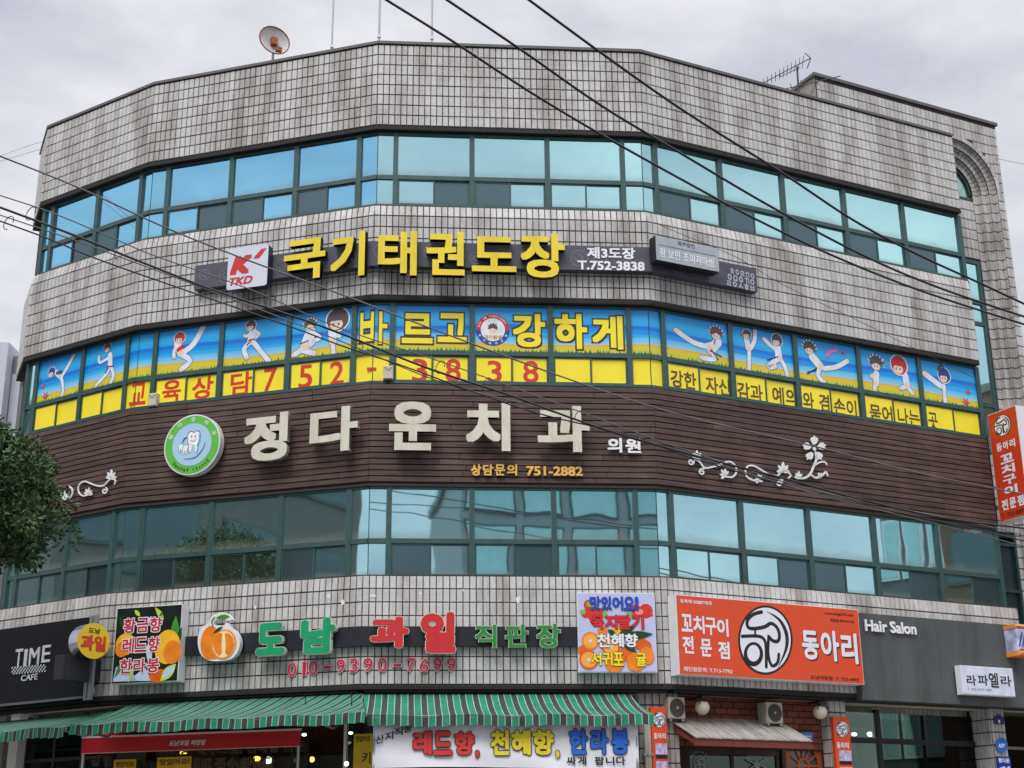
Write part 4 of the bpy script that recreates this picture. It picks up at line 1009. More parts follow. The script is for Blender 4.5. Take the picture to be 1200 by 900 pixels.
# emblem on the window between the big syllables
w = WIN[(3, 2, 1)]; mb = MB(); st = Site.__new__(Site); st.i, st.d, st.u, st.z = 2, 0, 0, 0
c = st.px(577.5, 386.5); r = abs(st.px(577.5, 368)[1] - c[1])
mb.disc(*c, r, r, -0.004, mat('emblem red print', (205, 50, 60), 0.4), 40)
mb.poly([(c[0] + r * math.cos(R(a)), c[1] + r * math.sin(R(a))) for a in range(180, 361, 9)], -0.005, mat('emblem blue print', (40, 70, 170), 0.4))
mb.disc(*c, r * .72, r * .72, -0.0065, TW_, 32)
for a, ch in zip(range(165, 14, -9), 'KUK GI TAEKWONDO'):
    if ch == ' ': continue
    b2 = MB(); text(b2, ch, -.014, .014, -.017, .017, -0.0065, WHT, bold=0.03); t = R(a - 90); x, z = c[0] + r * .86 * math.cos(R(a)), c[1] + r * .86 * math.sin(R(a))
    mb.add([(x + p[0] * math.cos(t) - p[2] * math.sin(t), p[1], z + p[0] * math.sin(t) + p[2] * math.cos(t)) for p in b2.v], b2.f, WHT)
for a, ch in zip((205, 232, 258, 283, 308, 335), '국기태권도장'):
    b2 = MB(); text(b2, ch, -.02, .02, -.02, .02, -0.0065, WHT, bold=0.03); t = R(a + 90); x, z = c[0] + r * .86 * math.cos(R(a)), c[1] + r * .86 * math.sin(R(a))
    mb.add([(x + p[0] * math.cos(t) - p[2] * math.sin(t), p[1], z + p[0] * math.sin(t) + p[2] * math.cos(t)) for p in b2.v], b2.f, WHT)
HAIRD, SKIN, DOBOK, INK = mat('printed dark hair', (86, 76, 84), 0.4), mat('printed skin', (244, 214, 190), 0.4), mat('printed white uniform', (226, 234, 246), 0.4), mat('printed ink line', (96, 100, 140), 0.4)
HAIRR, HAIRB, BELT = mat('printed red hair', (196, 52, 56), 0.4), mat('printed blue hair', (44, 70, 160), 0.4), mat('printed dark belt', (40, 40, 60), 0.4)
def star_hair(mb, c, r, mt, y, spikes=9, seed=1):
    rs = random.Random(seed); P = []
    for k in range(spikes * 2):
        a = R(200 - 220 * k / (spikes * 2 - 1)); q = r * (rs.uniform(1.18, 1.45) if k % 2 else 0.98); P.append((c[0] + q * math.cos(a), c[1] + q * math.sin(a)))
    P += [(c[0] + r * .75, c[1] - r * .3), (c[0], c[1] + r * .05), (c[0] - r * .8, c[1] - r * .3)]
    mb.poly(P, y, mt)
mb.disc(c[0], c[1] - .02, .07, .06, -0.0075, SKIN, 18); star_hair(mb, (c[0], c[1] + .03), .075, HAIRD, -0.0085, 7, 3)
st.text(mb, '태권소년' if False else '국기원생', (567, 395), (588, 395.5), 5, mat('printed gold', (196, 160, 60), 0.4), dd=0.009, bold=0.04)
mb.build('printed_emblem', w)
def kid(key, head, r, hair, style, limbs, chest=None, belts=(), facet=None, seed=1, extra=()):
    i = key[1]; w = WIN[key]; mb = MB(); st = Site.__new__(Site); st.i, st.d, st.u, st.z = i, 0, 0, 0
    for pts, wd in limbs: st.stroke(mb, smooth_path(pts, 3) if len(pts) > 2 else pts, wd + 1.3, INK, dd=0.003)
    for q, (pts, wd) in enumerate(limbs):
        st.stroke(mb, smooth_path(pts, 3) if len(pts) > 2 else pts, wd, DOBOK, dd=0.0045 + q * 0.0004)
        e = st.px(*pts[-1]); k_ = wd * 0.0135 / 2
        if len(pts) > 2 or wd > 4: mb.disc(e[0], e[1], k_ * 0.9, k_, -0.0075, SKIN, 10)
    if chest: st.stroke(mb, *chest, dd=0.0072)
    for b in belts: st.stroke(mb, b, 1.3, BELT, dd=0.0078, cap=False)
    c = st.px(*head); rr = abs(st.px(head[0], head[1] - r)[1] - c[1])
    if style == 'star':
        star_hair(mb, c, rr * 1.08, TW_, -0.0082, 9, seed); mb.disc(c[0] - rr * .1, c[1] - rr * .35, rr * .68, rr * .6, -0.0086, SKIN, 16); star_hair(mb, (c[0], c[1] + rr * .02), rr * 1.0, hair, -0.009, 8, seed)
    else:
        mb.disc(c[0], c[1], rr * 1.12, rr * 1.12, -0.0082, TW_, 24); mb.disc(*c, rr, rr, -0.0086, hair, 24); mb.disc(c[0] - rr * .12, c[1] - rr * .42, rr * .6, rr * .5, -0.009, SKIN, 18)
        mb.poly([(c[0] - rr * .85, c[1] - rr * .1), (c[0] + rr * .6, c[1] - rr * .1), (c[0] + rr * .5, c[1] + rr * .4), (c[0] - rr * .6, c[1] + rr * .4)], -0.0093, hair)
    for s_ in (-.38, .1): mb.disc(c[0] + rr * s_, c[1] - rr * .42, rr * .09, rr * .15, -0.0096, INK, 8)
    for m_, pts, wd in extra: st.stroke(mb, pts, wd, m_, dd=0.0098)
    mb.build('printed_figure', w)
BR = HAIRD
kid((3, 0, 0), (61, 436), 5.5, HAIRB, 'bob', [([(66, 436), (70, 441)], 6), ([(71, 443), (79, 430), (86, 417)], 4.5), ([(72, 443), (74, 455), (72.5, 464)], 4)], chest=([(67, 437), (72, 436)], 4, HAIRB))
kid((3, 0, 1), (126.5, 408), 5, HAIRD, 'star', [([(129, 416), (129, 430)], 7), ([(129, 418), (117, 425), (116, 418)], 3.5), ([(128, 432), (123, 440), (112, 452)], 4.5), ([(131, 432), (133, 440), (129, 450)], 4.5)], belts=([(125, 430), (133, 429)], [(127, 431), (123, 438)]))
kid((3, 1, 0), (211, 396), 6.5, HAIRR, 'bob', [([(208, 403), (212, 414)], 9), ([(213, 414), (227, 403), (238, 383)], 6.5), ([(212, 415), (223, 423), (212, 433)], 6), ([(207, 405), (204, 412), (204, 419)], 4)], chest=([(209, 410), (214, 406)], 5, HAIRR))
kid((3, 1, 1), (294.5, 381.5), 6, HAIRD, 'bob', [([(296.5, 388), (294, 400)], 9), ([(299, 389), (304, 391), (299, 396)], 4), ([(293, 391), (289, 394), (286, 393)], 3.5), ([(293, 401), (286, 409), (289, 419)], 5.5), ([(297, 401), (305, 411), (315, 423)], 5.5)], belts=([(291, 399), (299, 397)], [(294, 399), (289, 405)]))
kid((3, 1, 2), (363.5, 381), 7, HAIRD, 'star', [([(364, 390), (358, 405)], 13), ([(369, 391), (375, 396), (368, 399)], 4.5), ([(366, 402), (349, 413), (344, 416)], 6), ([(352, 410), (368, 414)], 6)], seed=4, belts=([(352, 403), (362, 399)],))
kid((3, 1, 2), (396, 374.5), 13, HAIRD, 'bob', [([(389, 388), (390, 401)], 9), ([(390, 401), (391, 415)], 5), ([(391, 392), (398, 394)], 4)], seed=4)
kid((3, 3, 0), (839, 391), 7.5, HAIRD, 'star', [([(841, 401), (833, 410)], 11), ([(828, 406), (812, 401), (792, 387)], 6), ([(833, 411), (838, 421), (822, 419)], 5.5), ([(836, 402), (828, 404)], 4)], belts=([(832, 411), (846, 418)], [(833, 409), (842, 422)]), chest=([(838, 398), (837, 403)], 1.5, HAIRR))
kid((3, 3, 1), (875, 391.5), 5.5, HAIRD, 'bob', [([(875, 399), (877, 408)], 7), ([(879, 409), (884, 400), (885, 388)], 5), ([(878, 409), (878, 421), (878, 434)], 4.5)], extra=((HAIRR, [(868, 393), (871, 391)], 1.5),))
kid((3, 3, 1), (910, 398.5), 7, HAIRD, 'bob', [([(911, 407), (913, 420)], 9), ([(907, 408), (901, 403), (895, 397)], 5), ([(911, 421), (900, 430), (908, 429)], 6), ([(915, 421), (920, 430), (923, 441)], 5)], belts=([(899, 422), (912, 418)],))
kid((3, 3, 2), (948, 408), 7.5, HAIRD, 'star', [([(952, 418), (961, 429)], 10), ([(966, 432), (980, 430), (993, 423)], 5.5), ([(960, 432), (959, 441), (965, 447)], 5.5)], belts=([(946, 438), (958, 431)], [(946, 436), (957, 434)]), extra=((mat('printed pink', (236, 120, 190), 0.4), [(969, 417), (973, 412), (980, 410)], 4), (REDF, [(987, 413), (988.5, 413.5)], 3)))
kid((3, 3, 3), (1026.5, 426), 8.5, HAIRD, 'star', [([(1027, 438), (1027, 449)], 8), ([(1026, 449), (1025, 457)], 5), ([(1028, 440), (1022, 441)], 6)], seed=8)
kid((3, 3, 3), (1053, 428), 11, HAIRR, 'bob', [([(1061, 441), (1063, 452)], 9), ([(1063, 452), (1056, 455)], 5), ([(1063, 453), (1070, 461)], 5)])
kid((3, 3, 4), (1106, 440), 8.5, HAIRB, 'bob', [([(1102, 452), (1094, 446), (1084, 438)], 7), ([(1106, 452), (1107, 462), (1108, 473)], 5)], extra=((HAIRD, [(1100, 433), (1103, 427), (1106, 433)], 4),))
ROSE = mat('printed rose', (214, 48, 74), 0.4)
for key, i, pts in (((3, 0, 0), 0, ((48, 444, 1.8), (50.5, 453, 3.2), (53.5, 464.5, 4.5))), ((3, 3, 4), 3, ((1137, 450.5, 1.8), (1134, 459.5, 3.5), (1132, 471.5, 4.8)))):
    for x, y, r in pts:
        mb = MB(); st = Site.__new__(Site); st.i, st.d, st.u, st.z = i, 0, 0, 0
        c = st.px(x, y); q = r * 0.0135
        for a in range(0, 360, 60): mb.poly([(c[0] + q * .5 * math.cos(R(a - 35)), c[1] + q * .5 * math.sin(R(a - 35))), (c[0] + q * 2 * math.cos(R(a)), c[1] + q * 1.9 * math.sin(R(a))), (c[0] + q * .5 * math.cos(R(a + 35)), c[1] + q * .5 * math.sin(R(a + 35)))], -0.003, TUFT)
        mb.disc(*c, q, q * .9, -0.005, ROSE, 12); mb.disc(c[0] - q * .2, c[1] + q * .2, q * .5, q * .45, -0.006, mat('printed pink rose', (236, 96, 120), 0.4), 8)
        mb.build('printed_rose', WIN[key])
# ------------------------------------------------------------------ lower signs
def arms(s, mb, us, zs, d_front, d_wall):
    for u in us:
        for z in zs: mb.box(u - 0.02, u + 0.02, 0.02, d_front - d_wall, z - 0.02, z + 0.02, BLACK)
# cafe fascia on the left facet
s = Sign('cafe_sign', 'black fascia lettered TIME CAFE at the lower left of the front', 'sign', 0, 0.5, 0.0, 4.2)
mb = MB(); NB = mat('blue black panel', (13, 14, 20), 0.6, var=0.15, scale=1, spec=0.25); mb.box(-0.9, 2.95, 0, 0.17, 4.2, 5.53, NB); mb.box(-0.9, 2.95, -0.015, 0.0, 4.19, 4.23, mat('brushed trim', (120, 120, 124), 0.4, metal=0.7)); s.part('sign_board', mb)
GRYL = mat('brushed grey letter', (186, 188, 194), 0.45)
letters(s, [('T', (17.5, 772), (26, 771), 22), ('I', (28, 771), (31.5, 770.5), 20), ('M', (34, 770), (46, 768), 20), ('E', (49, 767), (59, 765), 20)], GRYL, 0.015, None, 0.01, 0, 0.515)
letters(s, [('CAFE', (24.5, 795), (44, 792.5), 7)], GRYL, 0.01, None, 0.012, 0, 0.512, name='lettering')
st = s.site(d=0.51); mb = MB()
for r in range(4):
    for k in range(12):
        x = 14 + k * 3.35 + (r % 2) * 1.7; y = 781.5 + r * 2.3 - (x - 14) * 0.085; st.poly(mb, [(x, y), (x + 1.5, y), (x + 0.6, y + 2.1), (x - 0.9, y + 2.1)], GRYL)
s.part('chequer_pattern', mb, 0, 0.51)
# blade bracket with two signs
bx, (bu, _z) = 107, uz(0, 107, 770, 0.55)
ALU = mat('galvanised steel', (170, 172, 174), 0.35, metal=0.7)
zt_, zb_ = uz(0, 107, 722, 0.55)[1], uz(0, 107, 820, 0.55)[1]
t = thing('sign_pole', 'galvanised double upright carrying the round yellow blade sign', 'pole', FM(0, bu, zb_, 0.55))
for k in (-0.05, 0.05):
    mb = MB(); mb.box(k - 0.035, k + 0.035, -0.03, 0.03, 0, zt_ - zb_, ALU); mb.build('upright', t)
mb = MB(); mb.box(-0.1, 0.1, 0.03, 0.05, 0.1, 0.2, ALU); mb.box(-0.1, 0.1, 0.03, 0.05, 1.1, 1.2, ALU); mb.build('mount', t)
c = FM(0, bu, uz(0, 110, 751, 0.9)[1], 0.9)
face_dir = Vector((0.70, -0.714, 0)); xa = Vector((0.714, 0.70, 0))
c0 = c.translation.copy(); c0 = at_depth(110, 751, c0.y)
mwr = Matrix(((xa.x, -face_dir.x, 0, c0.x), (xa.y, -face_dir.y, 0, c0.y), (0, 0, 1, c0.z), (0, 0, 0, 1)))
t = thing('round_blade_sign', 'round yellow blade sign with steel drum rim and red Hangul, beside the black cafe fascia', 'sign', mwr)
mb = MB(); mb.disc(0, 0, 0.29, 0.29, 0.0, mat('signal yellow', (246, 204, 40), 0.4, var=0.02), 40, 0.3, mat('polished steel drum', (190, 190, 195), 0.15, metal=1.0)); mb.build('drum', t)
mb = MB(); text(mb, '도남', -0.11, 0.1, 0.12, 0.21, -0.004, DGN, bold=0.03); mb.build('lettering', t)
mb = MB(); text(mb, '과일', -0.23, 0.22, -0.17, 0.09, -0.004, mat('orange red print', (214, 62, 26), 0.4), bold=0.055, rnd=True); mb.build('lettering', t)
n0 = N_[0]; bb = FM(0, bu, 0, 0.6)
zb1, zb0 = 4.83, 4.44
mwb = Matrix(((-n0.x, -T_[0].x, 0, bb.translation.x + n0.x * 0.5), (-n0.y, -T_[0].y, 0, bb.translation.y + n0.y * 0.5), (0, 0, 1, zb0), (0, 0, 0, 1)))
t = thing('box_blade_sign', 'blank black box sign projecting under the round yellow sign', 'sign', mwb)
mb = MB(); mb.box(0, 0.95, 0, 0.22, 0, zb1 - zb0, mat('faded black box', (52, 52, 58), 0.5)); mb.box(0.03, 0.92, -0.006, -0.001, 0.03, zb1 - zb0 - 0.03, mat('faded black face', (46, 46, 52), 0.4)); mb.build('cabinet', t)

def lightbox(name, label, i, d, u0, u1, z0, z1, thick, face, side, wall=0.33, lip=0.012):
    s = Sign(name, label, 'sign', i, d, u0, z0)
    mb = MB(); mb.box(u0, u1, 0, thick, z0, z1, side); mb.box(u0 + lip, u1 - lip, -0.006, -0.001, z0 + lip, z1 - lip, face)
    arms(s, mb, (u0 + 0.15, u1 - 0.15), (z0 + 0.15, z1 - 0.15), d, wall); s.part('cabinet', mb); return s
OL_W = lambda e: (WHT, e)
ORA = mat('printed orange fruit', (238, 132, 30), 0.4, var=0.18, scale=5); ORB = mat('printed ripe orange', (226, 96, 26), 0.4, var=0.15, scale=5); ORY = mat('printed yellow fruit', (244, 186, 40), 0.4, var=0.15, scale=5)
LEAF = mat('printed green leaf', (70, 140, 50), 0.4, var=0.2, scale=8); LEAFD = mat('printed dark leaf', (28, 66, 34), 0.4, var=0.2, scale=8); LIME = mat('printed lime highlight', (186, 220, 90), 0.4)
PALE = mat('printed pale sky', (196, 214, 240), 0.4)
def leaf(st, mb, a, b, w, mt, dd):
    pts = [(a[0] + (b[0] - a[0]) * k / 6, a[1] + (b[1] - a[1]) * k / 6) for k in range(7)]
    st.stroke(mb, pts, [w * math.sin(math.pi * min(0.98, max(0.03, k / 6))) for k in range(7)], mt, dd=dd, cap=False)
def blob(st, mb, x, y, r, mt, dd, ry=None, n=24):
    c = st.px(x, y, dd); q = abs(st.px(x, y - 10, dd)[1] - c[1]) / 10; mb.disc(c[0], c[1], r * q, (ry or r) * q, -dd, mt, n)
# citrus photo sign
s = lightbox('citrus_photo_sign', 'square photo sign of yellow and orange citrus with three red Hangul lines', 1, 0.6, 0.375, 1.59, 4.375, 5.615, 0.22, mat('printed dark foliage', (16, 30, 20), 0.4, var=0.5, scale=4), WHITE)
st = s.site(); mb = MB()
for a, b, w_, m_ in (((158, 715), (164, 722), 5, LIME), ((182, 712), (192, 726), 6, LIME), ((190, 716), (186, 732), 5, LEAF), ((178, 722), (172, 730), 4, PALE), ((206, 722), (204, 760), 12, LEAF), ((140, 722), (146, 740), 6, LEAFD), ((203, 765), (213, 735), 8, LEAFD)): leaf(st, mb, a, b, w_, m_, 0.008)
blob(st, mb, 147, 755, 13, ORY, 0.009); blob(st, mb, 143, 761, 9, ORA, 0.0095); blob(st, mb, 196, 758, 17, ORY, 0.01, 20); blob(st, mb, 202, 764, 12, ORA, 0.0105, 14); blob(st, mb, 186, 792, 13, ORB, 0.011, 8)
for P in ([(132, 799), (136, 782), (150, 778), (160, 798)], [(150, 798), (170, 782), (178, 798)], [(170, 760), (180, 745), (176, 790)]): st.poly(mb, P, PALE, dd=0.0075)
leaf(st, mb, (188, 798), (206, 778), 13, LIME, 0.013); leaf(st, mb, (190, 794), (205, 781), 9, PALE, 0.0135); leaf(st, mb, (134, 795), (147, 770), 6, LEAF, 0.0085); leaf(st, mb, (150, 800), (158, 778), 5, LIME, 0.0088)
s.part('printed_photo', mb)
CR = mat('crimson lettering', (190, 30, 62), 0.4)
for t_, a, b in (('황금향', (144.5, 733.5), (190.5, 731.5)), ('레드향', (143, 756.5), (188, 754.5)), ('한라봉', (140, 781), (187.5, 779))):
    for k, ch in enumerate(t_):
        x0 = a[0] + (b[0] - a[0]) * (k + 0.03) / 3; x1 = a[0] + (b[0] - a[0]) * (k + 0.93) / 3; y = a[1] + (b[1] - a[1]) * (k + .5) / 3
        mb = MB(); st.text(mb, ch, (x0, y), (x1, y), 17, CR, dd=0.018, bold=0.022, outline=OL_W(0.05)); s.part('letter', mb)
# fruit shop board
s = Sign('fruit_shop_sign', 'black board with green and red raised Hangul over the striped awning, phone number below', 'sign', 2, 0.45, 0.0, 4.9)
NBK = mat('navy black board', (30, 32, 40), 0.4)
z0, z1 = uz(2, 500, 757, 0.45)[1], uz(2, 500, 734, 0.45)[1]
for i, a, b in ((1, 1.6, LEN[1] + miter(2, 0.45)), (2, -miter(2, 0.45), uz(2, 690, 745, 0.45)[0])):
    mb = MB(); mb.box(a, b, 0, 0.11, z0, z1, NBK); s.part('sign_board', mb, i)
GRN = mat('emerald letter face', (20, 156, 104), 0.4, var=0.04, dirt=0.15); CRS = mat('cream letter side', (214, 220, 206), 0.5)
ol = (mat('cream letter edge', (226, 216, 200), 0.5), 0.016)
letters(s, [('도', (300, 750.5), (334, 747), 38), ('남', (352, 746.5), (393, 743.5), 42)], GRN, 0.09, CRS, 0.062, 1, 0.6, outline=(CRS, 0.014), rnd=True)
letters(s, [('과', (434, 741), (479, 740.5), 37), ('일', (492.5, 741), (534, 741), 48)], REDL, 0.09, None, 0.062, 2, 0.6, outline=ol, rnd=True)
letters(s, [('직', (557, 745.5), (582, 745.5), 27), ('판', (592, 745), (619, 745), 27), ('장', (629, 745), (657, 745), 28)], mat('mid green letter face', (40, 136, 62), 0.4), 0.06, None, 0.03, 2, 0.54, outline=ol)
ph = [('0', 337.5, 347, 784.5, 1), ('1', 354.6, 358.4, 783.5, 1), ('0', 362, 372, 782.5, 1), ('-', 379, 388, 782, 1), ('9', 394.5, 404, 780.5, 1), ('3', 410, 419, 779.5, 1), ('9', 426, 436.5, 779, 2), ('0', 443, 453, 779, 2),
      ('-', 461, 470, 779.5, 2), ('7', 477, 486.5, 779, 2), ('6', 492, 502, 779.5, 2), ('9', 508, 518, 779, 2), ('9', 524, 534, 779, 2)]
for ch, a, b, y, i in ph:
    stt = s.site(i, 0.38); mb = MB(); stt.text(mb, ch, (a, y), (b, y), 15.5 if ch != '-' else 3, CR, thick=0.03, bold=0.0, outline=(mat('pink letter edge', (232, 170, 178), 0.5), 0.028)); s.part('digit', mb, i, 0.38)
# cut-out mandarin
s = Sign('mandarin_cutout', 'cut-out mandarin with a sliced half and leaf, left of the green letters', 'sign', 1, 0.6, *uz(1, 257, 772, 0.6))
st = s.site()
def outline_pts(): return smooth_path([(232, 745), (236, 735), (243, 731), (246, 727), (248, 722), (253, 719), (259, 717.5), (266, 719), (272, 726), (266, 727), (258, 724.5), (251, 728), (251, 732), (262, 733), (264, 730), (269, 731), (270, 735), (277, 741), (281, 751), (279, 763), (271, 772), (258, 774.5), (245, 774), (236, 768), (232, 757), (232, 745)], 3)
mb = MB(); st.poly(mb, outline_pts()[:-1], WHITE, dd=0.0, thick=0.1); s.part('backing', mb)
mb = MB(); blob(st, mb, 246, 753, 12.5, ORA, 0.006, 19.5); blob(st, mb, 251, 756, 14, ORA, 0.0065, 16)
blob(st, mb, 262, 755, 16.5, mat('printed orange rind', (236, 150, 50), 0.4), 0.008, 17.5); blob(st, mb, 262, 755, 14, mat('printed pith', (250, 226, 170), 0.4), 0.0085, 15.5)
for k in range(2):
    s_ = 1 if k else -1; c1 = st.px(262 + s_ * 6.5, 755, 0.009)
    st.poly(mb, [(262 + s_ * 1.3, 742), (262 + s_ * 6, 742), (262 + s_ * 11, 747), (262 + s_ * 12.5, 755), (262 + s_ * 10, 764), (262 + s_ * 5, 769), (262 + s_ * 1.8, 765), (262 + s_ * 2.6, 755)], ORA, dd=0.009)
leaf(st, mb, (249, 727), (270, 725), 0, LEAFD, 0.01); leaf(st, mb, (253, 724), (269, 722), 5.5, LEAF, 0.0105); leaf(st, mb, (250, 742), (261, 734), 4, LEAFD, 0.0108)
st.stroke(mb, smooth_path([(250, 735), (248, 728), (252, 723)], 3), 1.2, LEAFD, dd=0.011); s.part('printed_fruit', mb)
# strawberry and citrus poster
LAV = mat('lavender acrylic', (196, 198, 234), 0.35, var=0.03)
s = lightbox('fruit_poster_sign', 'square lavender sign with strawberries, mandarins and four coloured Hangul lines', 2, 0.5, 3.34, 4.585, 4.386, 5.643, 0.14, LAV, WHITE)
st = s.site(); mb = MB(); STR = mat('printed strawberry', (214, 52, 48), 0.4, var=0.2, scale=12); STL = mat('printed strawberry leaf', (120, 190, 70), 0.4)
for x, y, r in ((690, 709, 6), (694, 719, 7.5), (686, 719, 5), (703, 718, 5.5), (697, 727, 6), (745, 716, 7), (757, 716, 8)): blob(st, mb, x, y, r, STR, 0.008 + x * 1e-6, r * 1.05)
st.poly(mb, [(750, 711), (758, 709), (766, 722), (748, 724)], STR, dd=0.0092); blob(st, mb, 749, 717, 5, mat('printed berry flesh', (238, 150, 130), 0.4), 0.0096, 3.5)
for x, y in ((683, 717), (690, 708), (709, 720), (708, 713), (738, 719), (697, 711)):
    for a in range(0, 360, 60): leaf(st, mb, (x, y), (x + 4 * math.cos(R(a)), y + 4 * math.sin(R(a))), 2.2, STL, 0.0115 + a * 1e-6)
for k, (x, y, r, m_) in enumerate(((683, 762, 6, ORB), (706, 740, 6, ORA), (722, 741, 6, ORY), (692, 751, 10.5, ORA), (716, 758, 11, ORB), (748, 752, 9, ORB), (756, 758, 8, ORB), (735, 766, 9, ORB), (690, 773, 11.5, ORB), (763, 766, 8, ORA), (720, 776, 12, ORA), (745, 776, 11, ORA), (760, 770, 9, ORA))):
    blob(st, mb, x if x < 758 else 758, y, r, m_, 0.012 + k * 0.0004)
    if k in (3, 4, 8): blob(st, mb, x, y, r * .8, mat('printed orange flesh', (246, 168, 66), 0.4), 0.0122 + k * 0.0004); blob(st, mb, x, y, r * .18, PALE, 0.0124 + k * 0.0004, n=8)
for a, b, w_ in (((726, 746), (765, 743), 10), ((712, 738), (722, 744), 6), ((724, 745), (745, 733), 8), ((730, 755), (746, 764), 7)): leaf(st, mb, a, b, w_, LEAFD, 0.0185)
s.part('printed_photo', mb)
BLU = mat('cobalt lettering', (36, 74, 200), 0.4); YLW = mat('bright yellow lettering', (246, 226, 40), 0.4)
def line(s, st, t_, a, b, h, mt_, olm, e=0.05, bold=0.032, dd=0.024, adv=None, name='letter'):
    n = len(t_)
    for k, ch in enumerate(t_):
        if ch == ' ': continue
        w_ = (b[0] - a[0]) / n; x0 = a[0] + w_ * (k + 0.03); x1 = x0 + w_ * 0.94; y = a[1] + (b[1] - a[1]) * (k + .5) / n; hh = h
        if ch == '!': x1 = x0 + w_ * .3
        mb = MB(); st.text(mb, ch, (x0, y), (x1, y), hh, mt_, dd=dd, bold=bold, outline=(olm, e) if olm else None, rnd=True); s.part(name, mb)
line(s, st, '맛있어요!', (691, 706.5), (757, 707.5), 16, BLU, mat('dark blue edge', (20, 30, 90), 0.4), 0.02)
line(s, st, '육지딸기', (693, 729), (755, 729), 17, mat('scarlet lettering', (222, 40, 44), 0.4), mat('dark red edge', (110, 20, 20), 0.4), 0.025)
line(s, st, '천혜향', (699, 750.5), (748, 750.5), 16, WHT, BLKS, 0.025); line(s, st, '서귀포 귤', (692, 771.5), (758, 773), 16, YLW, BLKS, 0.03)
# grill restaurant sign
ORS = mat('orange red acrylic', (222, 76, 34), 0.35, var=0.03)
s = lightbox('grill_restaurant_sign', 'wide orange red light box with a big round brush emblem and white Hangul', 3, 0.6, -0.085, 3.57, 4.345, 5.605, 0.24, ORS, WHITE)
st = s.site(); WSG = mat('white print', (232, 232, 240), 0.4, var=0.02)
def emblem(s_, st, cx, cy, rx, ry, dd, mb):
    def P(x, y): return (cx + (x - 462) / 192 * rx, cy + (y - 362) / 243 * ry)
    k = (rx / 192 + ry / 243) / 2
    def ell(a, b, c_, d_, m_, e): st.poly(mb, [(P(a, b)[0] + c_ / 192 * rx * math.cos(R(t)), P(a, b)[1] + d_ / 243 * ry * math.sin(R(t))) for t in range(0, 360, 9)], m_, dd=dd + e)
    ell(462, 362, 192, 243, BLKS, 0); ell(462, 362, 178, 228, WSG, 0.0015)
    for pts, w_ in (([(435, 165), (375, 182), (335, 225), (340, 272), (385, 282), (460, 268), (500, 245), (540, 270), (560, 320), (552, 368), (515, 368), (485, 338)], 26), ([(298, 336), (400, 334), (448, 352), (466, 410), (468, 552)], 24),
                    ([(485, 338), (480, 430), (488, 500), (512, 545), (548, 520), (556, 462)], 24), ([(390, 285), (390, 335)], 16)):
        st.stroke(mb, smooth_path([P(*p) for p in pts], 3), w_ * k, BLKS, dd=dd + 0.003)
    pts = smooth_path([P(*p) for p in ((470, 160), (560, 220), (610, 320), (606, 430), (548, 560))], 4); n = len(pts)
    st.stroke(mb, pts, [max(1.5 * k, 30 * k * math.sin(math.pi * q / (n - 1))) for q in range(n)], BLKS, dd=dd + 0.0035, cap=False)
    ell(378, 462, 68, 86, BLKS, 0.0034); ell(378, 455, 44, 58, WSG, 0.0045)
mb = MB(); emblem(s, st, 897, 750, 32, 40.5, 0.01, mb); s.part('emblem', mb)
for ch, x, y in zip('꼬치구이', (798.5, 812.5, 826.5, 840.5), (730, 732, 734, 735.5)):
    mb = MB(); st.text(mb, ch, (x, y), (x + 13, y), 20.5, WSG, dd=0.01, bold=0.028); s.part('letter', mb)
for ch, x, y in zip('전문점', (800, 821, 842), (755.5, 759, 762)):
    mb = MB(); st.text(mb, ch, (x, y), (x + 13, y), 20.5, WSG, dd=0.01, bold=0.028); s.part('letter', mb)
DS = mat('brush letter shadow', (60, 30, 26), 0.5)
for ch, x0, x1, y, h in (('동', 940, 959.5, 756, 34), ('아', 962, 983.5, 757, 36), ('리', 986, 1005, 760, 36)):
    mb = MB(); st.text(mb, ch, (x0 + 1.2, y + 1.5), (x1 + 1.2, y + 1.5), h, DS, dd=0.01, bold=0.04, rnd=True, shear=-0.0); st.text(mb, ch, (x0, y), (x1, y), h, WSG, dd=0.013, bold=0.036, rnd=True); s.part('letter', mb)
for t_, a, b, h, m_ in (('등록제 0088778호', (797, 703), (834.5, 708), 4.6, WSG), ('체인점문의: T.713-7792', (801, 783.5), (858.5, 787), 5.5, WSG), ('www.dongari92.com', (966, 718), (1000, 722), 4, DS), ('한결유통 제주1577-0150', (973, 726), (1001, 729.5), 3.5, DS), ('도남대림점  T. 723-0892', (950, 793), (1007, 797), 4.5, DS)):
    mb = MB(); st.text(mb, t_, a, b, h, m_, dd=0.01, bold=0.015); s.part('lettering', mb)
# hair salon fascia
s = Sign('hair_salon_sign', 'plain grey fascia lettered Hair Salon at the lower right', 'sign', 3, 0.5, 3.64, 4.12)
HG = mat('weathered grey panel', (82, 87, 88), 0.55, var=0.12, scale=1.2, dirt=0.3)
for k in range(6): mb = MB(); mb.cbox(3.6 + k * 0.885, 3.6 + (k + 1) * 0.885 - 0.004, random.uniform(0, 0.003), 0.17, 4.11, 5.575, HG, 0.003); s.part('panel', mb)
letters(s, [('Hair Salon', (1014, 731.5), (1074, 738), 13.5)], WHT, 0.025, None, 0.022, 3, 0.545, name='lettering')
s = lightbox('salon_name_sign', 'small white light box with thin black Hangul on the grey fascia', 3, 0.66, *sorted((uz(3, 1126.5, 797, 0.66)[0], uz(3, 1188, 799, 0.66)[0])), uz(3, 1157, 815, 0.66)[1], uz(3, 1157, 781.5, 0.66)[1], 0.13, mat('white blue acrylic', (214, 220, 236), 0.35), WHITE, wall=0.5)
st = s.site()
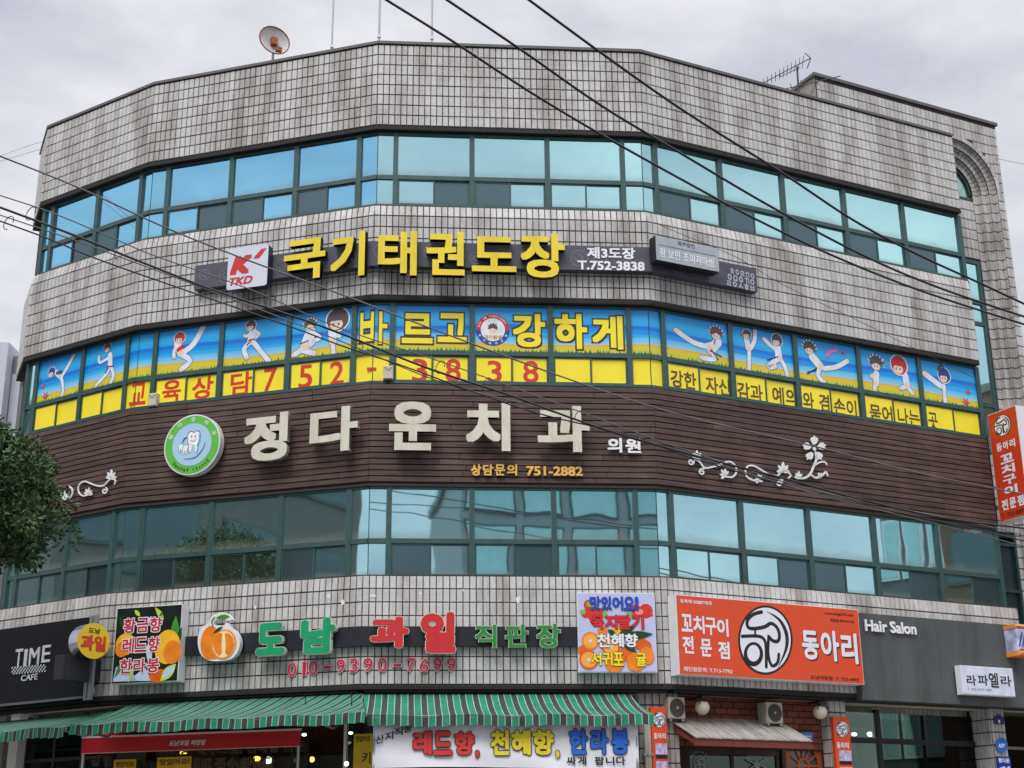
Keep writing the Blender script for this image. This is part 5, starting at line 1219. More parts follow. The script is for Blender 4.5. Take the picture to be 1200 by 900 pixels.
for ch, a, b, y, h in (('라', 1133, 1144, 797, 12), ('파', 1146, 1158, 797, 12), ('엘', 1159, 1170, 797, 17), ('라', 1173, 1185, 798, 12)):
    mb = MB(); st.text(mb, ch, (a, y), (b, y), h, BLKS, dd=0.012, bold=0.012); s.part('letter', mb)
mb = MB(); st.text(mb, 'T. 010-4557-1989', (1134, 807), (1162, 809), 3, mat('pale grey print', (120, 130, 140), 0.5), dd=0.012, bold=0.0); s.part('lettering', mb)
# tall orange blade sign at the right-hand end
e0 = uz(3, 1157, 487, 0.1); zt1, zt0 = e0[1], uz(3, 1170, 612, 0.1)[1]
P0 = FM(3, e0[0], 0, 0.1).translation; n3, t3 = N_[3], T_[3]
W_ = 0.74; H_ = zt1 - zt0
mwb = Matrix(((n3.x, t3.x, 0, P0.x), (n3.y, t3.y, 0, P0.y), (0, 0, 1, zt0), (0, 0, 0, 1)))
t = thing('vertical_blade_sign', 'tall orange red blade sign with round emblem and vertical white Hangul, right edge', 'sign', mwb)
mb = MB(); mb.box(0, W_, 0.0, 0.28, 0, H_, WHITE); mb.box(0.012, W_ - 0.012, -0.006, -0.001, 0.012, H_ - 0.012, mat('deep orange red acrylic', (208, 62, 28), 0.35, var=0.03)); mb.box(-0.35, 0, 0.08, 0.13, H_ - .4, H_ - .34, ALU); mb.box(-0.35, 0, 0.08, 0.13, .3, .36, ALU); mb.build('cabinet', t)
mb = MB()
class Flat:
    def px(s, x, y, dd=0): return (x, -y)
    def poly(s, mb, pts, m_, dd=0): mb.poly([(x, -y) for x, y in pts], -dd, m_)
    def stroke(s, mb, pts, w_, m_, dd=0, **k): mb.stroke([(x, -y) for x, y in pts], w_, -dd, m_, **k)
emblem(None, Flat(), 0.36, -(H_ - 0.30), 0.215, 0.21, 0.009, mb); mb.build('emblem', t)
def vt(t_, x0, x1, z0, z1, b=0.03, m_=WSG): 
    mb = MB(); text(mb, t_, x0, x1, z0, z1, -0.009, m_, bold=b); mb.build('letter', t)
for k, ch in enumerate('동아리'): vt(ch, 0.14 + k * .17, 0.28 + k * .17, H_ - 0.78 , H_ - 0.62, 0.035)
for k, ch in enumerate('꼬치구이'): vt(ch, 0.2, 0.54, H_ - 1.045 - k * 0.205, H_ - 0.87 - k * 0.205, 0.04)
for k, ch in enumerate('전문점'): vt(ch, 0.1 + k * .2, 0.26 + k * .2, 0.2, H_ - 1.72, 0.04)
vt('T. 723-0892', 0.06, 0.68, 0.06, 0.14, 0.02, DS)
# little barber style light at the right edge
u_, z_ = uz(3, 1196, 749, 0.8)
t = thing('lantern_sign', 'small boxy light with orange caps at the right end of the grey fascia', 'sign', FM(3, u_, z_, 0.8))
mb = MB(); mb.cbox(-0.07, 0.25, 0, 0.3, -0.2, 0.2, mat('printed lantern glass', (170, 176, 206), 0.25, var=0.5, scale=6), 0.03); mb.build('glass', t)
for a, b in ((0.2, 0.27), (-0.29, -0.2)): mb = MB(); mb.cbox(-0.08, 0.26, -0.01, 0.31, a, b, mat('orange plastic cap', (226, 138, 60), 0.4), 0.03); mb.build('cap', t)
for a in (-0.05, 0.03): mb = MB(); mb.stroke([(a + .0, -.12), (a + .1, .12)], .03, -0.004, NAVY); mb.build('printed_stroke', t)
# narrow orange panels at the restaurant pillars
for lab, x0, x1, y0, y1, i, d, full in (('narrow orange red panel with round emblem beside the awning end', 763.5, 781, 829, 899, 3, 0.2, 0), ('narrow orange red panel with round emblem right of the arched door', 977.5, 996, 840, 903, 3, 0.2, 1)):
    (ua_, _), (ub_, _) = uz(i, x0, y0 + 20, d), uz(i, x1, y0 + 20, d); zt2 = uz(i, (x0 + x1) / 2, y0, d)[1]
    s = Sign('panel_sign', lab, 'sign', i, d, ua_, zt2 - 2.2); mb = MB(); mb.box(ua_, ub_, 0, 0.07, zt2 - 2.2, zt2, ORS); s.part('sign_board', mb); st = s.site()
    k = (ub_ - ua_); cx, cy = (x0 + x1) / 2, y0 + 14.5
    mb = MB(); emblem(s, st, cx + .5, cy, 7.6, 9.5, 0.004, mb); s.part('emblem', mb)
    for q, ch in enumerate('동아리'): mb = MB(); st.text(mb, ch, (cx - 6 + q * 4.8, cy + 19), (cx - 1.8 + q * 4.8, cy + 19), 7, WSG, dd=0.004, bold=0.03); s.part('letter', mb)
    ua2, ub2 = ua_ + k * .2, ub_ - k * .03
    for q in range(5):
        zc_ = zt2 - 0.72 - q * 0.27
        mb = MB(); mb.box(ua2, ub2, -0.004, 0, zc_, zc_ + 0.17, mat('printed menu photo', (196, 180, 214), 0.4, var=0.5, scale=14)); mb.box(ua2, ub2, -0.005, 0, zc_ - 0.06, zc_, BLKS); s.part('menu_photo', mb)
# pillar signs at the right
u_, z_ = uz(3, 1171, 840, 0.25)
s = Sign('house_number_plate', 'dark blue house number plate high on the right pillar', 'sign', 3, 0.17, *uz(3, 1171, 840, 0.17)); st = s.site(); mb = MB(); NV = mat('navy enamel', (34, 44, 110), 0.35)
st.poly(mb, [(1165.5, 848), (1176.5, 849), (1176.5, 841), (1171, 837), (1165.5, 840)], NV, dd=0.01, thick=0.015); s.part('plate', mb); mb = MB(); st.text(mb, '1', (1170, 845.5), (1172, 845.5), 4, WHT, dd=0.012); s.part('lettering', mb)
s = Sign('security_sticker', 'round blue security badge on the right pillar', 'sign', 3, 0.17, *uz(3, 1174, 874, 0.17)); st = s.site(); mb = MB(); BLB = mat('bright blue enamel', (36, 110, 200), 0.35)
st.poly(mb, [(1174 + 7 * math.cos(R(a)), 873 + 8.5 * math.sin(R(a))) for a in range(0, 360, 15)], BLB, dd=0.01, thick=0.012); s.part('plate', mb); mb = MB(); st.text(mb, 'ADT', (1170, 873.5), (1178, 874), 4.5, WHT, dd=0.012, bold=0.04, shear=.2); s.part('lettering', mb)
s = Sign('clinic_pillar_sign', 'blue plate of the dental clinic at the foot of the right pillar', 'sign', 3, 0.19, *uz(3, 1177, 893, 0.19)); st = s.site(); mb = MB(); st.poly(mb, [(1168, 886), (1184, 887), (1187, 925), (1171, 924)], mat('royal blue enamel', (30, 50, 150), 0.35), thick=0.02); s.part('plate', mb)
mb = MB(); st.text(mb, '정다운', (1170, 891), (1183, 891.5), 5.5, WHT, dd=0.006, bold=0.03); s.part('lettering', mb); mb = MB(); st.text(mb, '치', (1172, 903), (1184, 903), 10, WHT, dd=0.006, bold=0.04); s.part('lettering', mb)

# ------------------------------------------------------------------ awnings, canopies, banner
AWG, AWD, AWW = mat('awning green canvas', (18, 128, 96), 0.75, var=0.12, dirt=0.3), mat('awning charcoal canvas', (44, 56, 52), 0.8, var=0.15), mat('awning white line', (162, 176, 168), 0.75, dirt=0.2)
def awning(label, i, zt, dt, zb, db, fu0, fu1, wu0, wu1, val=0.15, per=0.2):
    """fabric from the wall line (wu0..wu1 at dt) to the front bar (fu0..fu1 at db)"""
    s = Sign('striped_awning', label, 'awning', i, 0.0, wu0, zb)
    mb = MB(); v_ = MB(); u = min(fu0, wu0)
    segs = ((0.47, AWG), (0.055, AWW), (0.42, AWD), (0.055, AWW)); ue = max(fu1, wu1)
    def lim(side, q):   # side edge lines (wall->front), q in 0..1
        return (wu0 + (fu0 - wu0) * q) if side == 0 else (wu1 + (fu1 - wu1) * q)
    rows = 6; rs = random.Random(i)
    sag = lambda q, u: -0.05 * math.sin(math.pi * q) + 0.012 * math.sin(u * 5) * q
    while u < ue:
        for w_, m_ in segs:
            a, b = u, u + w_ * per; u = b
            for r in range(rows):
                q0, q1 = r / rows, (r + 1) / rows
                a0, b0 = max(a, lim(0, q0)), min(b, lim(1, q0)); a1, b1 = max(a, lim(0, q1)), min(b, lim(1, q1))
                if b0 <= a0 and b1 <= a1: continue
                if b0 < a0: a0 = b0 = max(min((a0 + b0) / 2, lim(1, q0)), lim(0, q0))
                if b1 < a1: a1 = b1 = max(min((a1 + b1) / 2, lim(1, q1)), lim(0, q1))
                D0, D1, Z0, Z1 = dt + (db - dt) * q0, dt + (db - dt) * q1, zt + (zb - zt) * q0, zt + (zb - zt) * q1
                mb.quad((a1, -D1, Z1 + sag(q1, a1)), (b1, -D1, Z1 + sag(q1, b1)), (b0, -D0, Z0 + sag(q0, b0)), (a0, -D0, Z0 + sag(q0, a0)), m_)
            a, b = max(a, fu0), min(b, fu1)
            if b > a + 1e-4:
                e = 0.012 * math.sin(a * 9); zf = lambda uu_: zb + sag(1, uu_)
                v_.quad((a, -db - 0.01 + e, zf(a) - val + .008 * math.sin(a * 31)), (b, -db - 0.01 + 0.012 * math.sin(b * 9), zf(b) - val + .008 * math.sin(b * 31)), (b, -db, zf(b)), (a, -db, zf(a)), m_)
    s.part('canopy_fabric', mb, i, 0.0); s.part('valance', v_, i, 0.0)
    mb = MB(); mb.tube([(fu0, -db + 0.03, zb - 0.03), (fu1, -db + 0.03, zb - 0.03)], 0.03, ALU, 8); s.part('front_bar', mb, i, 0.0)
    for uq in (max(fu0, wu0) + 0.1, min(fu1, wu1) - 0.1): mb = MB(); mb.tube([(uq, -dt, zt - 0.25), (uq, -(dt + db) / 2, zb - 0.12), (uq, -db + 0.03, zb - 0.05)], 0.02, ALU, 6); s.part('folding_arm', mb, i, 0.0)
    return s
DB = 1.9; ZF = uz(2, 600, 838, DB)[1]; ZT = 4.1
r1 = uz(2, 766, 838, DB)[0]
awning('green striped awning over the middle shop with the white banner', 2, ZT, 0.2, ZF, DB, uz(2, 430, 838, DB)[0], r1, -0.02, uz(2, 738, 822, 0.2)[0])
f1 = uz(1, 428, 845, DB); f0 = uz(1, 82, 852, DB)
awning('green striped awning over the fruit shop window with the red blind', 1, ZT + 0.01, 0.2, ZF + 0.02, DB, f0[0], f1[0] + 0.0, f0[0], LEN[1] + 0.05)
g0 = uz(0, 76, 851, 1.35)
awning('green striped awning at the far left under the black cafe fascia', 0, 3.98, 0.2, g0[1], 1.35, -1.6, g0[0], -1.6, g0[0], val=0.16)
# red roller blind of the fruit shop
ra_, rb_ = uz(1, 97, 862, 0.9), uz(1, 352, 856, 0.9); zr = (ra_[1] + rb_[1]) / 2
RDB = mat('red canvas', (206, 30, 36), 0.6, var=0.05)
s = Sign('red_blind', 'narrow red canvas canopy under the left green awning', 'canopy', 1, 0.9, ra_[0], zr - 0.3)
mb = MB(); mb.box(ra_[0], rb_[0], 0, 0.012, zr - 0.25, zr - 0.02, RDB); s.part('valance', mb); mb = MB(); mb.quad((ra_[0], 0, zr - .02), (rb_[0], 0, zr - .02), (rb_[0], 0.8, zr + .22), (ra_[0], 0.8, zr + .22), RDB); s.part('canopy_fabric', mb)
mb = MB(); mb.box(ra_[0] - .01, rb_[0] + .01, -0.02, 0.03, zr - 0.02, zr + 0.005, WHITE); mb.box(ra_[0], rb_[0], -0.004, 0, zr - 0.262, zr - 0.25, mat('pink hem', (230, 170, 160), 0.6)); s.part('front_bar', mb)
for u in (ra_[0] + 0.03, rb_[0] - 0.03): mb = MB(); mb.tube([(u, 0.02, 0.13), (u, 0.02, zr - 0.25)], 0.025, ALU, 8); s.part('post', mb)
st = s.site(); mb = MB(); st.text(mb, '도남과일 직판장', (198, 871.5), (241.5, 869.5), 6.5, WHT, dd=0.008, bold=0.025, shear=0.2); s.part('lettering', mb)
# white banner
s = Sign('banner', 'white cloth banner with red, yellow and blue Hangul hung under the middle awning', 'banner', 2, 1.75, *uz(2, 437, 897, 1.75))
BAN = mat('white banner cloth', (234, 234, 242), 0.7, var=0.04, scale=2); a, b = uz(2, 437, 870, 1.75)[0], uz(2, 748, 872, 1.75)[0]
zb2, zt2 = uz(2, 590, 900, 1.75)[1], uz(2, 590, 846, 1.75)[1]; mb = MB(); nx, nz_ = 90, 8
V = []
for r in range(nz_ + 1):
    for k in range(nx + 1):
        u = a + (b - a) * k / nx; z = zb2 + (zt2 - zb2) * r / nz_
        V.append((u, 0.008 * math.sin(z * 16 + u * 3.1) + 0.006 * math.sin(u * 7 + z * 4) + 0.012, z + (0.012 * math.sin(u * 9) if r == nz_ else 0) + (0.02 * math.sin(u * 1.3) if r == 0 else 0)))
mb.add(V, [(r * (nx + 1) + k, r * (nx + 1) + k + 1, (r + 1) * (nx + 1) + k + 1, (r + 1) * (nx + 1) + k) for r in range(nz_) for k in range(nx)], BAN); s.part('cloth', mb, smooth=True)
st = s.site()
def bn(chs, m_, h, olm=BLKS, b_=0.045, e=0.036):
    for ch, x0, x1, y in chs: mb = MB(); st.text(mb, ch, (x0, y), (x1, y), h if ch != ',' else 9, m_, dd=0.012, bold=b_, outline=(olm, e) if olm else None, rnd=True); s.part('letter', mb)
bn((('레', 484, 506, 870.5), ('드', 508, 530, 871), ('향', 532, 556, 871), (',', 557, 562, 884)), mat('banner red print', (220, 54, 50), 0.6), 28)
bn((('천', 575, 597, 870), ('혜', 599, 622, 870), ('향', 624, 649, 870), (',', 651, 656, 884)), mat('banner yellow print', (232, 214, 40), 0.6), 30)
bn((('한', 667, 689, 869), ('라', 692, 713, 869), ('봉', 716, 737, 869)), mat('banner blue print', (32, 104, 210), 0.6), 30)
bn((('싸', 664, 675, 891.5), ('게', 677, 687, 891.5), ('팝', 697, 708, 891.5), ('니', 710, 720, 891.5), ('다', 722, 733, 891.5)), BLKS, 10, None, 0.03)
for ch, x, y in (('산', 440, 867), ('지', 451, 863), ('직', 462, 858), ('송', 473, 854)): mb = MB(); st.text(mb, ch, (x, y), (x + 10, y - 1), 9.5, BLKS, dd=0.012, bold=0.02, slope=0.25); s.part('letter', mb)
for u in (a + .02, b - .02): mb = MB(); mb.tube([(u, 0.03, 0.13), (u, 0.03, ZF - 0.05)], 0.02, ALU, 6); s.part('post', mb)

# outlined lettering on the fruit shop glass, paper notices
GLS = mat('frosted letter outline', (150, 132, 104), 0.5)
def outlined(s, st, t_, a, b, h, dd=0.006):
    mb = MB(); st.text(mb, t_, a, b, h, mat('dark letter fill', (40, 32, 26), 0.6), dd=dd, bold=0.012, outline=(GLS, 0.022)); s.part('lettering', mb)
s = Sign('window_lettering', 'outlined beige Hangul stuck on the fruit shop window under the red canopy', 'lettering', 1, 0.0, *uz(1, 208, 890, 0.0)); st = s.site()
outlined(s, st, '한라봉, 하우스귤, 천혜향 전문', (186, 881), (357, 874), 12); outlined(s, st, '택배 접수 합니다', (223, 897), (322, 892), 14)
outlined(s, st, '귤 한', (107, 893), (131, 892), 10)
YN = mat('yellow paper', (222, 186, 40), 0.7)
for lab, x0, x1, y0, y1, i, d, txt in (('small yellow paper note on the shop window left of the larger one', 133, 159, 890, 906, 1, 0.05, '맛있어요!'), ('larger yellow paper note on the shop window under the red canopy', 184, 224, 887, 906, 1, 0.05, '맛있어요!'), ('tall yellow notice with black Hangul left of the white banner', 414, 436, 860, 925, 1, 0.6, '맛있어요')):
    (ua_, _), (ub_, _) = uz(i, x0, (y0 + y1) / 2, d), uz(i, x1, (y0 + y1) / 2, d); z1 = uz(i, (x0 + x1) / 2, y0, d)[1]; z0 = uz(i, (x0 + x1) / 2, y1, d)[1]
    s = Sign('paper_notice', lab, 'notice', i, d, ua_, z0); mb = MB(); mb.box(ua_, ub_, 0, 0.006, z0, z1, YN); s.part('paper', mb); st = s.site(); mb = MB()
    st.text(mb, txt, (x0 + 3, y0 + 6), (x1 - 2, y0 + 5.5), 7, BLKS, dd=0.004, bold=0.02); s.part('lettering', mb)
    if i == 1 and x0 > 400: mb = MB(); st.text(mb, '키', (424, 888), (434, 888), 14, BLKS, dd=0.004, bold=0.01); s.part('lettering', mb)
t = thing('steel_post', 'thin white steel post in front of the fruit shop doorway', 'post', Matrix.Translation(at_depth(405, 895, 22.3) * Vector((1, 1, 0)) if False else Vector((at_depth(405, 880, 22.6).x, 22.6, 0.13))))
mb = MB(); mb.tube([(0, 0, 0), (0, 0, 3.95)], 0.035, WHITE, 10); mb.build('shaft', t)

# wooden canopy of the grill restaurant
cz1, cz0 = uz(3, 850, 846, 0.0)[1], uz(3, 880, 867, 0.75)[1]
cu0, cu1 = uz(3, 784, 843, 0.0)[0], uz(3, 918, 850, 0.0)[0]; cf0, cf1 = uz(3, 814, 865, 0.75)[0], uz(3, 952, 868, 0.75)[0]
cu0, cu1 = (cu0 + cf0) / 2, (cu1 + cf1) / 2
s = Sign('timber_canopy', 'weathered grey timber canopy over the restaurant window with red brown fascia', 'canopy', 3, 0.0, cu0, cz0)
SHG = mat('weathered timber', (150, 144, 138), 0.8, stretch=(8, 1, 1), var=0.35, scale=5, rand=0.15, bump=0.3); FAS = mat('red brown timber', (112, 54, 40), 0.6)
nsh = 26; slope_ = (cz0 - cz1) / 0.75
for k in range(nsh):
    ua_, ub_ = cu0 + (cu1 - cu0) * k / nsh, cu0 + (cu1 - cu0) * (k + 1) / nsh - 0.008
    o = random.uniform(0, 0.008); mb = MB(); v = [(x, y, cz1 + (-y) * slope_ + dz + o) for dz in (0, 0.02) for y in (0.08, -0.76) for x in (ua_, ub_)]
    mb.add(v, [(0, 2, 3, 1), (4, 5, 7, 6), (0, 1, 5, 4), (2, 6, 7, 3), (0, 4, 6, 2), (1, 3, 7, 5)], SHG); s.part('board', mb, 3, 0.0)
mb = MB(); mb.box(cu0, cu1, -0.74, -0.7, cz0 - 0.11, cz0 - 0.005, FAS); s.part('fascia', mb, 3, 0.0)
for u in (cu0 + 0.02, (cu0 + cu1) / 2, cu1 - 0.05): mb = MB(); mb.add([(u, 0.05, cz1 - .02), (u, -0.7, cz0 - .03), (u, -0.7, cz0 - 0.09), (u, 0.05, cz1 - .12), (u + .04, 0.05, cz1 - .02), (u + .04, -0.7, cz0 - .03), (u + .04, -0.7, cz0 - 0.09), (u + .04, 0.05, cz1 - .12)], [(0, 1, 2, 3), (7, 6, 5, 4), (0, 4, 5, 1), (1, 5, 6, 2), (2, 6, 7, 3), (3, 7, 4, 0)], FAS); s.part('rafter', mb, 3, 0.0)
# air conditioners and globe lamps
AC_ = mat('aged white casing', (164, 158, 146), 0.5, var=0.1)
for lab, x0, x1, yc in (('air conditioner condenser beside the left orange panel sign', 784, 803, 829), ('air conditioner condenser on the brick wall above the timber canopy', 898.5, 917.5, 835)):
    (ua_, z_), (ub_, _) = uz(3, x0, yc, 0.25), uz(3, x1, yc, 0.25); t = thing('air_conditioner', lab, 'air conditioner', FM(3, ua_, z_, 0.25)); w_ = ub_ - ua_; h_ = 0.17
    mb = MB(); mb.cbox(0, w_, 0, 0.25, -h_, h_, AC_, 0.012); mb.build('casing', t)
    mb = MB(); mb.disc(w_ * .5, 0, h_ * .82, h_ * .86, -0.003, mat('dark fan opening', (54, 48, 44), 0.7), 28)
    for r in (0.25, 0.5, 0.75): mb.ring(w_ * .5, 0, h_ * r, h_ * r, 0.006, -0.008, mat('grille wire', (96, 90, 84), 0.5), 24)
    mb.disc(w_ * .5, 0, .02, .02, -0.01, AC_, 10); mb.build('fan_grille', t)
    mb = MB(); mb.box(0.02, 0.06, 0.02, 0.36, -h_ - 0.03, -h_, ALU); mb.box(w_ - 0.06, w_ - 0.02, 0.02, 0.36, -h_ - 0.03, -h_, ALU); mb.build('bracket', t)
def ball(r, n=16, m=10, top=90, bot=-90):
    V, Fc = [], []
    for j in range(m + 1):
        e = R(bot + (top - bot) * j / m)
        for k in range(n): V.append((r * math.cos(e) * math.cos(2 * math.pi * k / n), r * math.cos(e) * math.sin(2 * math.pi * k / n), r * math.sin(e)))
    for j in range(m):
        for k in range(n): Fc.append((j * n + k, j * n + (k + 1) % n, (j + 1) * n + (k + 1) % n, (j + 1) * n + k))
    return V, Fc
for lab, x, y in (('round cream globe lamp above the left end of the timber canopy', 823, 829), ('round cream globe lamp beside the arched door pillar', 961, 834.5)):
    u, z = uz(3, x, y, 0.2); t = thing('globe_lamp', lab, 'lamp', FM(3, u, z, 0.2)); mb = MB(); mb.add(*ball(0.118, 20, 12), mat('cream globe', (222, 212, 188), 0.35, var=0.04)); mb.build('globe', t, smooth=True)
    mb = MB(); V, Fc = ball(0.123, 16, 4, 89, 50); mb.add(V, Fc, BLACK)
    for k in (0, 3, 7, 11): mb.stroke([(0.1 * math.cos(k), 0.09), (0.105 * math.cos(k), 0.04)], [0.04, 0.01], -0.075 - 0.001 * k, BLACK, cap=False)
    mb.tube([(0, 0, 0.11), (0, 0, 0.17), (0, 0.3, 0.17)], 0.018, BLACK, 6); mb.build('bracket', t)
# vinyl emblems on the restaurant windows, door sign, pipes
s = Sign('window_decal', 'grey round emblem decal with ring of letters on the restaurant window', 'decal', 3, -0.15, *uz(3, 820, 893, -0.15)); st = s.site(); mb = MB()
GD = mat('grey vinyl', (150, 152, 156), 0.5); c = st.px(820, 895)
for a in range(0, 360, 12): pass
mb.ring(c[0], c[1], 0.1, 0.12, 0.012, -0.003, GD, 28); st.stroke(mb, smooth_path([(824, 889), (817, 891), (820, 895), (825, 897)], 4), 1.6, GD, dd=0.003); st.stroke(mb, [(815, 896), (820, 896), (821, 902)], 1.4, GD, dd=0.003)
for k in range(7): a = R(150 - 20 * k); mb.disc(c[0] + .19 * math.cos(a), c[1] + .19 * math.sin(a), .012, .014, -0.003, GD, 6)
s.part('vinyl', mb, 3, -0.15)
s = Sign('window_decal', 'grey crossed-skewer decal on the right restaurant window pane', 'decal', 3, -0.15, *uz(3, 887, 895, -0.15)); st = s.site(); mb = MB()
st.stroke(mb, [(875, 890), (882, 894), (892, 897), (898, 900)], 1.8, GD, dd=0.003); st.stroke(mb, [(898, 889), (891, 893), (880, 900)], 1.8, GD, dd=0.003); blob(st, mb, 887, 896, 4.5, GD, 0.004); s.part('vinyl', mb, 3, -0.15)
s = Sign('door_plate', 'small blue and white plate above the arched door', 'sign', 3, 0.0, *uz(3, 946, 862, 0.0)); st = s.site(); mb = MB(); st.poly(mb, [(939, 858.5), (952.5, 858.5), (952.5, 866), (939, 866)], mat('sky blue plate', (50, 120, 196), 0.4), thick=0.015); s.part('plate', mb); mb = MB(); st.text(mb, '동아리', (941, 863), (950, 863), 2.5, WHT, dd=0.004); s.part('lettering', mb)
for k, (x, r_) in enumerate(((757.5, 0.03), (761, 0.035))):
    u = uz(2, x, 880, 0.3)[0]; t = thing('drain_pipe', ('thin' if k else 'thinner') + ' beige vertical pipe ' + ('beside the left orange panel sign' if k else 'right of the white banner end'), 'pipe', FM(2, u, 0.13, 0.3)); mb = MB(); mb.tube([(0, 0, 0), (0, 0, 3.7 - .1 * k)], r_, mat('beige pipe', (178, 172, 160), 0.5), 8); mb.build('pipe_run', t)
    mb = MB(); mb.box(-r_ - .015, r_ + .015, -r_ - .01, 0.2, 3.0, 3.04, ALU); mb.build('clamp', t)
# lit lamps seen in the shops
WARM, COOL = mat('warm lit lamp', (255, 190, 90), 0.5, emit=3.0), mat('white lit lamp', (235, 245, 255), 0.5, emit=2.5)
for lab, x, y, i, d, m_, r_, sx in (('warm lamp glowing behind the shop glass above the large yellow note', 215, 882, 1, -0.8, WARM, 0.04, 1.6), ('warm lamp glowing behind the outlined window lettering', 301, 889, 1, -0.9, WARM, 0.04, 1.7), ('white square lamp behind the outlined window lettering', 314.5, 891, 1, -0.9, COOL, 0.06, 1),
        ('warm bulb hanging in the dark fruit shop doorway', 365.5, 890, 1, -0.4, WARM, 0.045, 1), ('small white lamp at the right end of the red canopy', 356.5, 861, 1, 0.8, COOL, 0.022, 1.8), ('white bulb low beside the thin steel post', 406, 895, 1, 0.5, COOL, 0.036, 1), ('small white lamp under the awning corner', 411, 859, 1, 1.0, COOL, 0.02, 1.8),
        ('left white lamp inside the salon window', 1001, 860.5, 3, -0.9, COOL, 0.035, 1.8), ('larger white lamp inside the salon window', 1019.5, 860.5, 3, -0.9, COOL, 0.045, 1.6), ('warm lamp glowing deep inside the salon', 1080.5, 890, 3, -1.3, WARM, 0.04, 1.6)):
    u, z = uz(i, x, y, d); t = thing('shop_lamp', lab, 'lamp', FM(i, u, z, d)); mb = MB(); V, Fc = ball(r_, 12, 8); mb.add([(a * sx, b, c_) for a, b, c_ in V], Fc, m_); mb.build('bulb', t, smooth=True)
    mb = MB(); mb.tube([(0, 0, r_ * 0.9), (0, 0, min(4.1, z + 0.6) - z if z < 4.0 else .1)], 0.008, BLACK, 5); mb.build('cord', t)
# ------------------------------------------------------------------ on the roof
def on_roof(i, x, y, d):
    u, z = uz(i, x, y, d); return FM(i, u, 0, d).translation, z
RUST = mat('rusty steel', (150, 84, 46), 0.8, var=0.35, scale=18); GALV = mat('dull galvanised tube', (176, 178, 182), 0.5, metal=0.5)
p, z = on_roof(1, 320, 49.5, -0.25)
t = thing('satellite_dish', 'round satellite dish with rusty rim and arm on the roof edge', 'satellite dish', Matrix.Translation((p.x, p.y, 15.83)))
hz = z - 15.83; aim = Matrix.Translation((0, 0, hz)) @ Matrix.Rotation(R(30), 4, 'Z') @ Matrix.Rotation(R(-4), 4, 'X')
V, Fc = [(0, 0.0, 0)], []
for j in range(1, 6):
    for k in range(32):
        a = 2 * math.pi * k / 32; r = 0.30 * j / 5; V.append((r * math.cos(a), -0.85 * r * r, r * math.sin(a)))
for k in range(32): Fc.append((0, 1 + (k + 1) % 32, 1 + k))
for j in range(4):
    for k in range(32): Fc.append((1 + j * 32 + k, 1 + j * 32 + (k + 1) % 32, 1 + (j + 1) * 32 + (k + 1) % 32, 1 + (j + 1) * 32 + k))
mb = MB(); mb.add(V, Fc, mat('grey white dish', (182, 182, 184), 0.5, var=0.12, scale=5)); mb.build('reflector', t, aim, smooth=True)
mb = MB(); mb.tube([(0.3 * math.cos(2 * math.pi * k / 32), -0.077, 0.3 * math.sin(2 * math.pi * k / 32)) for k in range(33)], 0.013, RUST, 6); mb.build('rim', t, aim)
mb = MB(); mb.box(-0.06, 0.06, -0.1, -0.02, -0.1, 0.06, RUST); mb.tube([(0, -0.02, -0.02), (0.02, -0.16, -0.12), (0.05, -0.2, -0.26)], 0.02, RUST, 6); mb.box(-0.02, 0.09, -0.26, -0.18, -0.34, -0.26, RUST); mb.build('feed_arm', t, aim)
mb = MB(); mb.tube([(0, 0.06, 0), (0, 0.06, hz)], 0.025, GALV, 8); mb.box(-0.12, 0.12, -0.06, 0.16, 0, 0.03, RUST); mb.build('mast', t)
for lab, x, i, top, r_ in (('thin roof mast left of centre above the long slanted parapet', 389, 1, 2.6, 0.018), ('thin roof mast over the left corner of the middle parapet', 444, 2, 2.6, 0.022), ('thin roof mast above the middle parapet, rightmost of three', 506, 2, 2.6, 0.02)):
    p, z = on_roof(i, x, 50, -0.5); t = thing('roof_mast', lab, 'mast', Matrix.Translation((p.x, p.y, 15.3)))
    mb = MB(); mb.tube([(0, 0, 0), (0, 0, top + 0.6)], r_, GALV, 8); mb.build('tube', t)
    mb = MB(); mb.box(-.03, .03, -.03, .03, 1.0, 1.06, GALV); mb.build('clamp', t)
u, z0 = uz(3, 935, 108, -0.6); p = FM(3, u, 0, -0.6).translation
t = thing('tv_antenna', 'black yagi television antenna on a short mast behind the right parapet', 'antenna', Matrix.Translation((p.x, p.y, 15.5)))
def ap(x, y): q = at_depth(x, y, p.y); return (q.x - p.x, 0.0, q.z - 15.5)
AB = mat('weathered black aluminium', (52, 50, 50), 0.5)
mb = MB(); mb.tube([(0, 0, 0), ap(934, 78)], 0.02, AB, 6); mb.build('mast', t)
mb = MB(); a, b = Vector(ap(895, 97)), Vector(ap(950, 68)); mb.tube([a, b], 0.011, AB, 5); mb.tube([ap(914, 90), ap(914, 86)], 0.01, AB, 4); mb.tube([ap(914, 90), ap(937, 79)], 0.008, AB, 4); mb.build('boom', t)
for k in range(11):
    c = a.lerp(b, k / 12); l_ = 0.07 + 0.01 * k; mb = MB(); mb.tube([c + Vector((-.01, -l_, .05)), c + Vector((.01, l_, -.05))], 0.006, AB, 4); mb.build('element', t)
mb = MB(); mb.tube([ap(943, 62), b], 0.01, AB, 4); mb.tube([b, ap(946, 80)], 0.01, AB, 4); mb.build('reflector', t)
mb = MB(); mb.tube([ap(921, 104), ap(952, 97), ap(985, 89)], 0.011, AB, 5); mb.tube([ap(926, 98), ap(928, 104)], 0.008, AB, 4); mb.tube([ap(938, 94), ap(942, 101)], 0.008, AB, 4); mb.tube([ap(955, 85), ap(958, 95), ap(950, 110)], 0.006, AB, 4); mb.build('lower_boom', t)

